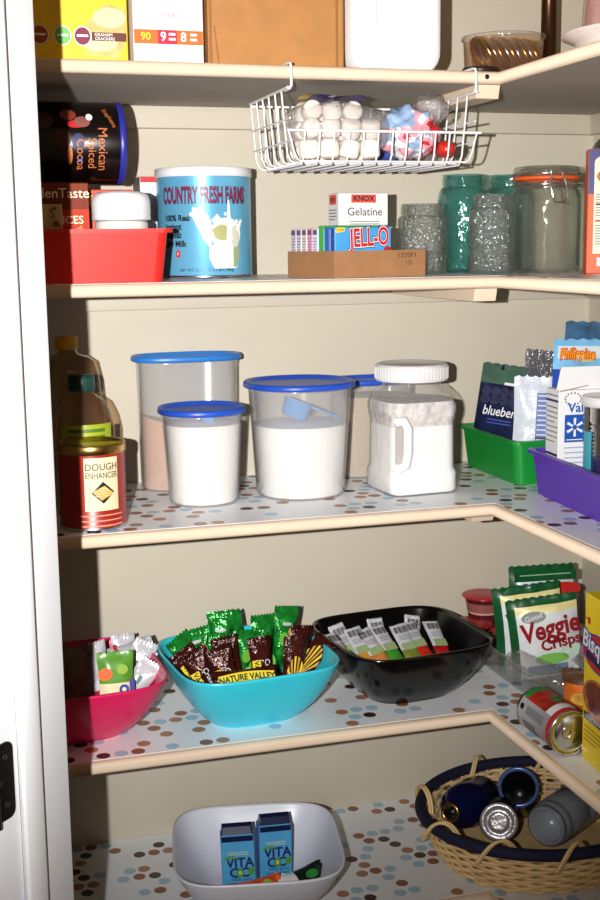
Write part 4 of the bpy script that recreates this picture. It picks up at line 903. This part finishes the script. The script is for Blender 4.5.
# gelatin cups
def cup(label, loc, M=None):
    t = thing('dessert_cup', label, 'cup', loc, 0, 'red-lidded dessert cups')
    m = MB(); a, b = .027, .038
    fr = lambda k: a + (b - a) * k
    m.lathe([(0, 0), (fr(0), 0), (fr(.08), .004), (fr(.42), .024), (fr(.47), .028), (fr(.8), .046), (fr(.97), .055)], [P('cup base clear', (120, 84, 84), .3)] * 2 + [P('deep red gel', (80, 28, 34), .25), P('pinkish cream layer', (206, 160, 140), .3), P('cream red layer', (150, 90, 84), .3), P('deep red gel', (80, 28, 34), .25)], 40); m.build('cup_body', t)
    m = MB(); m.lathe([(fr(.97), .0551), (b + .004, .0555), (b + .005, .0575), (b + .002, .059), (0, .0592)], P('red foil lid', (190, 34, 44), .3, .2), 40); m.build('foil_lid', t); return t
cup('upright red-lidded dessert cup behind the black bowl', (.150, -.056, z4 + .040))
m = MB(); carton(m, .13, .070, .039, P('low red carton', (150, 40, 44), .45, var=.2, scale=40))
single(m, 'low_carton', 'low red carton under the upright dessert cup beside the black bowl', 'box', (.158, -.056, z4), 4)
o = cup('second red-lidded dessert cup, set lower beside the vegetable pouches', (.103, -.100, z4))
# vegetable crisp pouches in a clear tray
VW = P('white crisp pouch', (226, 232, 234), .3, var=.06, scale=30, bump=.3, bscale=60); VG = P('dark green pouch border', (18, 84, 44), .3, var=.2); VY = P('cream yellow pouch band', (240, 228, 160), .35); VR = P('dark red type', (150, 26, 36), .35)
t = thing('clear_tray', 'clear plastic tray on the right of the fourth shelf holding the pouches', 'tray', (.190, -.270, z4))
m = MB(); bin_(m, .200, .225, .190, .215, .048, CLEAR('tray clear plastic', (248, 248, 248), rough=.05, body=(190, 190, 190), bodyfac=.07), .004, .002); m.build('tray_body', t)
m = MB(); m.loft([[(x, y, .0483) for x, y in rrect(.212, .237, .018)], [(x, y, .052) for x, y in rrect(.212, .237, .018)], [(x, y, .052) for x, y in rrect(.202, .227, .015)], [(x, y, .0483) for x, y in rrect(.202, .227, .015)]], CLEARP, False, False); m.build('rim', t)
def veg(label, M, l_, w_, seed, kind):
    m = MB()
    def mt(u, v):
        if u < .09 or v > .92: return VG
        if v > .80 and kind != 'back': return VY
        return VW
    F = pouch(m, w_, l_, .040, mt, VG, seed=seed, wr=.003, pinch=.03, nu=18, nv=22, crimp=.05)
    if kind == 'back':
        m.rect(F, -w_ / 2 + .004, l_ - .026, w_ / 2 - .004, l_ - .006, VG, .0004); m.lines(F, -.05, l_ - .013, .05, 1, .006, P('pale green type', (150, 190, 150), .4)); m.disc(F, .035, l_ - .044, .035, .014, P('tomato red print', (200, 40, 34), .35), .0010); m.disc(F, .0, l_ - .040, .012, .007, GREEN, .0013); m.disc(F, -.045, l_ - .040, .020, .010, P('pale blue oval', (190, 204, 220), .35), .0010)
    else:
        m.text(F, 'Veggie', .008, l_ * .64, .040, VR, .03, .0020, shear=.1, rot=8, sy=1.25); m.text(F, 'Crisps', .024, l_ * .46, .028, VR, .03, .0020, rot=8)
        m.disc(F, -.02, l_ * .80, .022, .011, P('grey oval print', (150, 160, 160), .35), .0012); m.text(F, 'Good', -.02, l_ * .80, .014, WHITE, .01, .0018, rot=12)
        m.disc(F, .006, l_ * .27, .030, .010, P('lime leaf print', (130, 196, 90), .35), .001); m.disc(F, .042, l_ * .34, .020, .013, P('pale mint', (200, 224, 206), .35), .001); m.rect(F, -w_ * .3, .012, w_ * .25, .030, P('blue grey type', (110, 130, 160), .35), .0008)
    single(m, 'crisp_pouch', label, 'pouch', M=M, group='vegetable crisp pouches')
veg('vegetable crisp pouch standing at the back, showing its green zip band', stand((.212, -.184, z4 + .006), (.0, .05, 1), (-.12, -1, 0)), .177, .130, 3, 'back')
veg('vegetable crisp pouch between the back and front ones, dark green edge', stand((.165, -.236, z4 + .006), (-.10, .02, 1), (-.22, -1, .05)), .160, .128, 4, 'mid')
veg('vegetable crisp pouch in front with the large dark red lettering', stand((.164, -.302, z4 + .012), (-.12, .03, 1), (-.28, -1, .05)), .150, .128, 6, 'front')
# crumpled clear bag and a clear empty bottle in front of the tray
m = MB(); lump(m, .050, .045, .06, BAGP, .45, 3.2, 23, 4)
for v in m.v: v.z = max(v.z, -.073)
single(m, 'crumpled_bag', 'crumpled clear plastic bag beside the front vegetable pouch', 'bag', (.205, -.432, z4 + .075), 20)
t = thing('clear_bottle', 'clear plastic bottle lying in front of the vegetable pouches', 'bottle', M=stand((.070, -.330, z4 + .060), (.50, -.86, -.16), (0, 0, 1)))
m = MB(); R = .025
prof = [(0, .001), (R - .006, .001), (R, .008), (R, .03), (R - .0015, .033), (R, .036), (R, .06), (R - .0015, .063), (R, .066), (R, .09), (R * .8, .108), (.013, .122), (.0125, .134)]
m.lathe(prof, CLEARP, 40); m.build('bottle_body', t)
m = MB(); m.lathe([(.0125, .1342), (.0145, .1345), (.0145, .147), (.013, .149), (0, .149)], CLEAR('milky cap plastic', (226, 226, 226), rough=.1, body=(214, 214, 218), bodyfac=.4), 30); m.build('cap', t)
# tomato soup can lying near the edge
t = thing('soup_can', 'soup can lying on its side, pull-tab end forward, near the shelf edge', 'can', M=stand((.041, -.490, z4 + .0372), (0.0, -1, 0), (-1, 0, .15)))
R = .0358; L_ = .114
LABW = P('grey white can label', (176, 174, 178), .4, var=.05); TOM = P('tomato print', (170, 40, 24), .35, var=.5, scale=60)
m = MB(); m.lathe([(0, .003), (R - .003, .003), (R - .002, 0), (R + .0008, .001), (R + .0008, .003), (R - .0002, .005), (R - .0002, L_ - .005), (R + .001, L_ - .003), (R + .001, L_ - .0005), (R - .001, L_), (R - .003, L_ - .001), (R - .0035, L_ - .004), (R * .72, L_ - .0045), (R * .70, L_ - .0035), (0, L_ - .0035)], [STEEL] * 5 + [LABW] + [STEEL] * 8, 56); bd = m.build('can_body', t)
m = MB(); m.F = wrap(R)
m.rect(UPF, -.108, .098, .108, .1085, RED, .0006, 24); m.rect(UPF, -.095, .010, -.022, .095, TOM, .0006, 14); m.rect(UPF, -.075, .080, -.022, .098, WHITE, .0008, 10); m.rect(UPF, -.06, .005, -.024, .020, GREEN, .0008, 8); m.rect(UPF, -.065, .05, -.045, .070, GREEN, .0009, 4)
m.rect(UPF, .012, .020, .036, .060, P('label dark panel', (96, 94, 98), .4), .0006, 4)
for i in range(9): m.rect(UPF, -.014 + i * .0016, .030, -.0131 + i * .0016, .085, GREY, .0007, 1)
m.disc(UPF, -.008, .016, .005, .006, BLACK, .0007); m.lines(UPF, .014, .056, .034, 6, .006, LABW, .3, .001, 3); m.F = None; m.build('label', bd, 'white and red label with tomato picture')
m = MB(); Zt = L_ - .0025
m.tube([(.000 + .010 * math.cos(a) , -.006 + .007 * math.sin(a), Zt) for a in [2 * PI * i / 20 for i in range(20)]], .0014, STEEL, 6, True); m.box((.012, .006, .002), (0, .004, Zt), STEEL, .0008); m.lathe([(0, .0016), (.0025, .0012), (.003, 0)], STEEL, 14, (0, .008, Zt - .001)); m.build('pull_tab', bd)
# food packet behind the can
m = MB(); FP = P('orange food print', (190, 96, 30), .35, var=.6, scale=45); F = pouch(m, .11, .095, .030, lambda u, v: FP if v < .75 else P('brown film', (90, 60, 40), .3), seed=44, wr=.003)
m.disc(F, .01, .035, .022, .014, P('red sauce print', (160, 44, 24), .35, var=.3, scale=80), .001); m.disc(F, -.02, .05, .016, .010, P('yellow noodle print', (222, 170, 60), .35, var=.3, scale=90), .0012)
single(m, 'noodle_packet', 'orange and brown food packet standing behind the soup can', 'packet', M=stand((.128, -.520, z4 + .002), (.06, .06, 1), (-.6, -.8, .3)))
# yellow baking mix box
YB = P('bright yellow carton', (248, 216, 20), .4, var=.02)
m = MB(); F, S_ = carton(m, .062, .19, .262, {'body': YB, 'left': YB})
RB = P('logo royal', (30, 60, 160), .4)
m.disc(S_, -.045, .178, .055, .030, RB, .0006); m.disc(S_, -.046, .178, .052, .0275, RED, .0007); m.text(S_, 'Bisquick', -.040, .186, .036, RB, .09, .0010, rot=-6); m.text(S_, 'Bisquick', -.040, .186, .036, WHITE, .025, .0014, rot=-6)
m.poly(S_, [(-.086, .165), (-.02, .155), (-.02, .166), (-.086, .176)], NV, .0012); m.disc(S_, -.045, .105, .050, .032, P('pancake print', (176, 106, 50), .4, var=.5, scale=55), .0007); m.disc(S_, -.05, .112, .036, .020, P('syrup print', (120, 50, 24), .4, var=.4, scale=70), .0009); m.disc(S_, -.056, .094, .02, .010, P('berry print', (110, 30, 40), .4, var=.4, scale=90), .0011)
m.rect(S_, -.090, .066, .0, .078, NV, .0006); m.text(S_, 'PANCAKE MIX', -.05, .072, .009, WHITE, .02, .0010); m.lines(S_, -.088, .056, -.03, 4, .007, P('brown yellow type', (150, 120, 20), .4), .25)
m.disc(S_, -.080, .222, .005, .006, RED, .0006); m.rect(S_, -.094, .223, -.082, .225, RED, .0006)
single(m, 'pancake_mix_box', 'bright yellow baking mix box at the right edge of the fourth shelf', 'box', (.080, -.706, z4), -5)

# ================================================================== LOWEST SHELF
# coconut cartons
CB = P('coconut sky blue', (84, 172, 226), .35, var=.12, scale=14); CN = P('carton navy', (16, 24, 70), .3, var=.1); CWV = P('carton pale wave', (206, 224, 236), .4)
def coco(label, M):
    t = thing('coconut_water_carton', label, 'carton', M=M, group='coconut water cartons in the white bowl')
    m = MB(); w_, d_, h_ = .058, .036, .108
    F, S_ = carton(m, w_, d_, h_, {'body': CB, 'front': CB, 'left': P('carton mid blue', (40, 104, 190), .35)}, .003)
    m.poly(F, [(-.0275, .002), (.0275, .002), (.0275, .014), (.0, .022), (-.0275, .012)], CWV, .0005); m.poly(F, [(-.0275, .097), (.0275, .097), (.0275, .107), (-.0275, .107)], CN, .0005)
    m.text(F, 'VITA', .003, .058, .026, NAVY, .03, .0009, sx=.86, sy=.95); m.text(F, 'C', -.008, .040, .023, NAVY, .03, .0009); m.text(F, 'C', .0105, .040, .023, NAVY, .03, .0009)
    CG = P('coconut green', (90, 160, 50), .4)
    m.disc(F, .0025, .040, .0066, .0076, CG, .0010); m.disc(F, .022, .042, .0056, .0072, CG, .0010); m.disc(F, .0025, .0405, .0030, .0036, P('pale lime', (200, 220, 140), .4), .0012)
    for a in (20, 60, 110, 150, 175): 
        r_ = math.radians(a); m.poly(F, [(-.012, .066), (-.012 + .008 * math.cos(r_ - .25), .066 + .007 * math.sin(r_ - .25)), (-.012 + .016 * math.cos(r_), .064 + .011 * math.sin(r_)), (-.012 + .008 * math.cos(r_ + .25), .066 + .007 * math.sin(r_ + .25))], CG, .0011)
    m.text(F, '100% pure', .004, .0285, .0085, NAVY, .0); m.text(F, 'coconut water', .002, .0215, .0072, NAVY, .0); m.lines(F, -.018, .078, .018, 2, .004, P('pale yellow type', (220, 220, 160), .4), .3); m.disc(F, .0, .012, .005, .005, P('tan print', (200, 170, 130), .4))
    m.build('carton_body', t)
    m = MB(); rr = [[(x, y, h_ + .0003) for x, y in rrect(w_ - .004, d_ - .004, .002, 2)], [(x, y * .55, h_ + .012) for x, y in rrect(w_ - .006, d_ - .004, .002, 2)], [(x, y * .12, h_ + .015) for x, y in rrect(w_ - .006, d_ - .004, .002, 2)]]
    m.loft(rr, CN, smooth=False); m.box((.03, .004, .001), (.0, -.010, h_ + .0085), STEEL, 0, M=Matrix.Rotation(math.radians(55), 4, 'X')); m.build('folded_top', t, 'dark navy folded top')
    return t
coco('left coconut water carton standing in the white bowl', stand((-.406, -.258, z5 + .0046), (-.02, .05, 1), (-.22, -1, .0)))
coco('right coconut water carton standing in the white bowl', stand((-.338, -.242, z5 + .0046), (.01, .05, 1), (-.10, -1, .0)))
m = MB(); OG = P('orange snack film', (222, 84, 30), .3, var=.5, scale=50, bump=.3); F = pouch(m, .040, .10, .020, OG, seed=80); m.disc(F, .0, .07, .012, .010, P('lime patch', (150, 180, 50), .35), .001); m.rect(F, -.010, .02, .006, .05, YELLOW, .001)
single(m, 'snack_packet', 'orange snack packet lying in front of the coconut cartons', 'packet', M=stand((-.442, -.320, z5 + .030), (1, .12, .02), (-.1, -.8, .65)))
m = MB(); F = pouch(m, .045, .095, .018, lambda u, v: P('white film end', (230, 230, 232), .3) if v < .42 else P('black green film', (20, 34, 26), .25, var=.4), seed=81); m.disc(F, .0, .065, .008, .012, GREEN, .001)
single(m, 'snack_packet', 'white and black snack packet lying at right in the white bowl', 'packet', M=stand((-.352, -.318, z5 + .026), (1, .25, .12), (-.1, -.6, .8)))

# wicker basket
STRAW = P('pale wicker straw', (232, 198, 140), .6, var=.15, scale=35); NAVF = P('navy padded fabric', (16, 20, 52), .8, var=.2, scale=120, bump=.4, bscale=400)
BX, BY = .158, -.283; A_, B_ = .218, .188; HB = .088
t = thing('wicker_basket', 'oval wicker basket with a navy padded rim on the lowest shelf', 'basket', (BX, BY, z5))
def ov(a, z, g=0.): k = .80 + .20 * (z / HB) ** .7; return Vector(((A_ * k + g) * math.cos(a), (B_ * k + g) * math.sin(a), z))
NS = 44; m = MB()
for r_ in range(10):
    z = .005 + r_ * .0080; n = NS * 3
    m.tube([ov(2 * PI * i / n, z + .0006 * math.sin(i * 1.7 + r_), .0042 * math.cos(PI * i / 3 * 1.0 + PI * (r_ % 2))) for i in range(n)], .0037, STRAW, 6, True)
m.loft([[tuple(ov(2 * PI * i / 60, .003, -.004)) for i in range(60)], [(ov(2 * PI * i / 60, .003, -.004) * .98)[:2] + (.0055,) if False else tuple(ov(2 * PI * i / 60, .0055, -.006)) for i in range(60)]], STRAW); m.build('weave', t)
m = MB()
for i in range(NS): a = 2 * PI * (i + .5) / NS; m.tube([ov(a, z) for z in (.002, .03, .06, .092)], .0026, STRAW, 5)
m.build('stakes', t)
m = MB(); m.tube([ov(2 * PI * i / 64, HB + .003, .002) for i in range(64)], .0105, NAVF, 14, True); m.build('padded_rim', t, 'navy padded fabric rim')
for ad in (100, 150, 195, 228, 262, 300, 20, 60):
    m = MB(); pts = []
    for k in range(15):
        s_ = k / 14; a = math.radians(ad - 9 + 18 * s_); ph = PI * s_
        p = ov(a, HB + .004, .002); out = Vector((math.cos(a), math.sin(a), 0)); pts.append(p + out * (.0185 * math.cos(ph)) + Vector((0, 0, .0185 * math.sin(ph) - .022 * (1 - math.sin(ph)))))
    m.tube(pts, .0030, STRAW, 7); m.tube([p + Vector((.0055, .002, .0)) for p in pts], .0030, STRAW, 7); m.build('wicker_loop', t)
# bottles in the basket
DBL = P('midnight blue metal', (20, 26, 84), .22, .5, var=.1); BKM = P('black satin metal', (12, 12, 16), .28, .3, var=.05)
t = thing('metal_bottle', 'dark blue metal bottle with a gold mouth ring lying in the wicker basket', 'bottle', M=stand((.094, -.172, z5 + .066), (-.80, -.72, .20), (0, 0, 1)))
m = MB(); m.lathe([(0, 0), (.036, 0), (.041, .004), (.041, .085), (.037, .105), (.024, .122), (.0165, .130), (.0155, .138)], DBL, 48); m.build('bottle_body', t)
m = MB(); m.lathe([(.0155, .1382), (.018, .1388), (.018, .144), (.016, .1455), (.0125, .144), (.0125, .12), (0, .119)], [GOLD] * 4 + [BKM] * 2, 40); m.build('mouth_ring', t, 'gold ring round the open mouth')
t = thing('travel_mug', 'open black travel mug with blue inner ring in the wicker basket', 'mug', M=stand((.182, -.165, z5 + .040), (-.36, -.62, .62), (0, 0, 1)))
m = MB(); BLR = P('steel blue enamel', (96, 124, 186), .25, .4); R = .0375
m.lathe([(0, 0), (R - .006, 0), (R - .003, .003), (R, .06), (R, .092)], BKM, 48); m.build('mug_body', t)
m = MB(); m.lathe([(R, .0922), (R + .0012, .093), (R + .0012, .098), (R - .002, .1005), (R - .005, .099), (R - .0055, .092), (R - .008, .091), (R - .010, .06), (R - .011, .02), (0, .019)], [BLR] * 5 + [BKM] * 4, 48); m.build('inner_cup', t, 'steel blue rim and dark blue inside')
t = thing('metal_canister', 'silver-ended metal canister lying end-on in the wicker basket', 'canister', M=stand((.0945, -.257, z5 + .065), (-.36, -.66, .22), (0, 0, 1)))
m = MB(); R = .0365; m.lathe([(0, 0), (R - .003, 0), (R, .003), (R, .055), (R - .002, .059)], BKM, 48); m.build('canister_body', t)
m = MB(); m.lathe([(R - .002, .0592), (R - .004, .0612), (R - .010, .0618), (R - .012, .0595), (R - .018, .0595), (R - .020, .0615), (R - .024, .0618), (.004, .0605), (0, .061)], P('dull silver metal', (196, 194, 196), .32, .7, bump=.3, bscale=120), 48); m.build('silver_end', t, 'dull silver ringed end')
t = thing('grey_bottle', 'grey translucent sports bottle lying at the front of the wicker basket', 'bottle', M=stand((.266, -.262, z5 + .076), (-.78, -.52, .02), (0, 0, 1)))
GRB = CLEAR('grey frosted plastic', (160, 166, 174), rough=.25, body=(172, 178, 186), bodyfac=.6); R = .041
m = MB(); m.lathe([(0, 0), (R - .004, 0), (R, .004), (R, .05), (R - .002, .053), (R, .056), (R, .11), (R - .003, .118), (R - .003, .122), (R - .001, .125), (R - .001, .135), (R - .004, .140), (R - .006, .150), (R - .008, .152), (R - .011, .150), (R - .011, .10), (0, .098)], GRB, 48); m.build('bottle_body', t)
m = MB(); m.lathe([(R - .0055, .1412), (R - .003, .1420), (R - .003, .1475), (R - .0055, .1482)], P('grey ring plastic', (96, 102, 110), .35), 48); m.build('neck_ring', t)
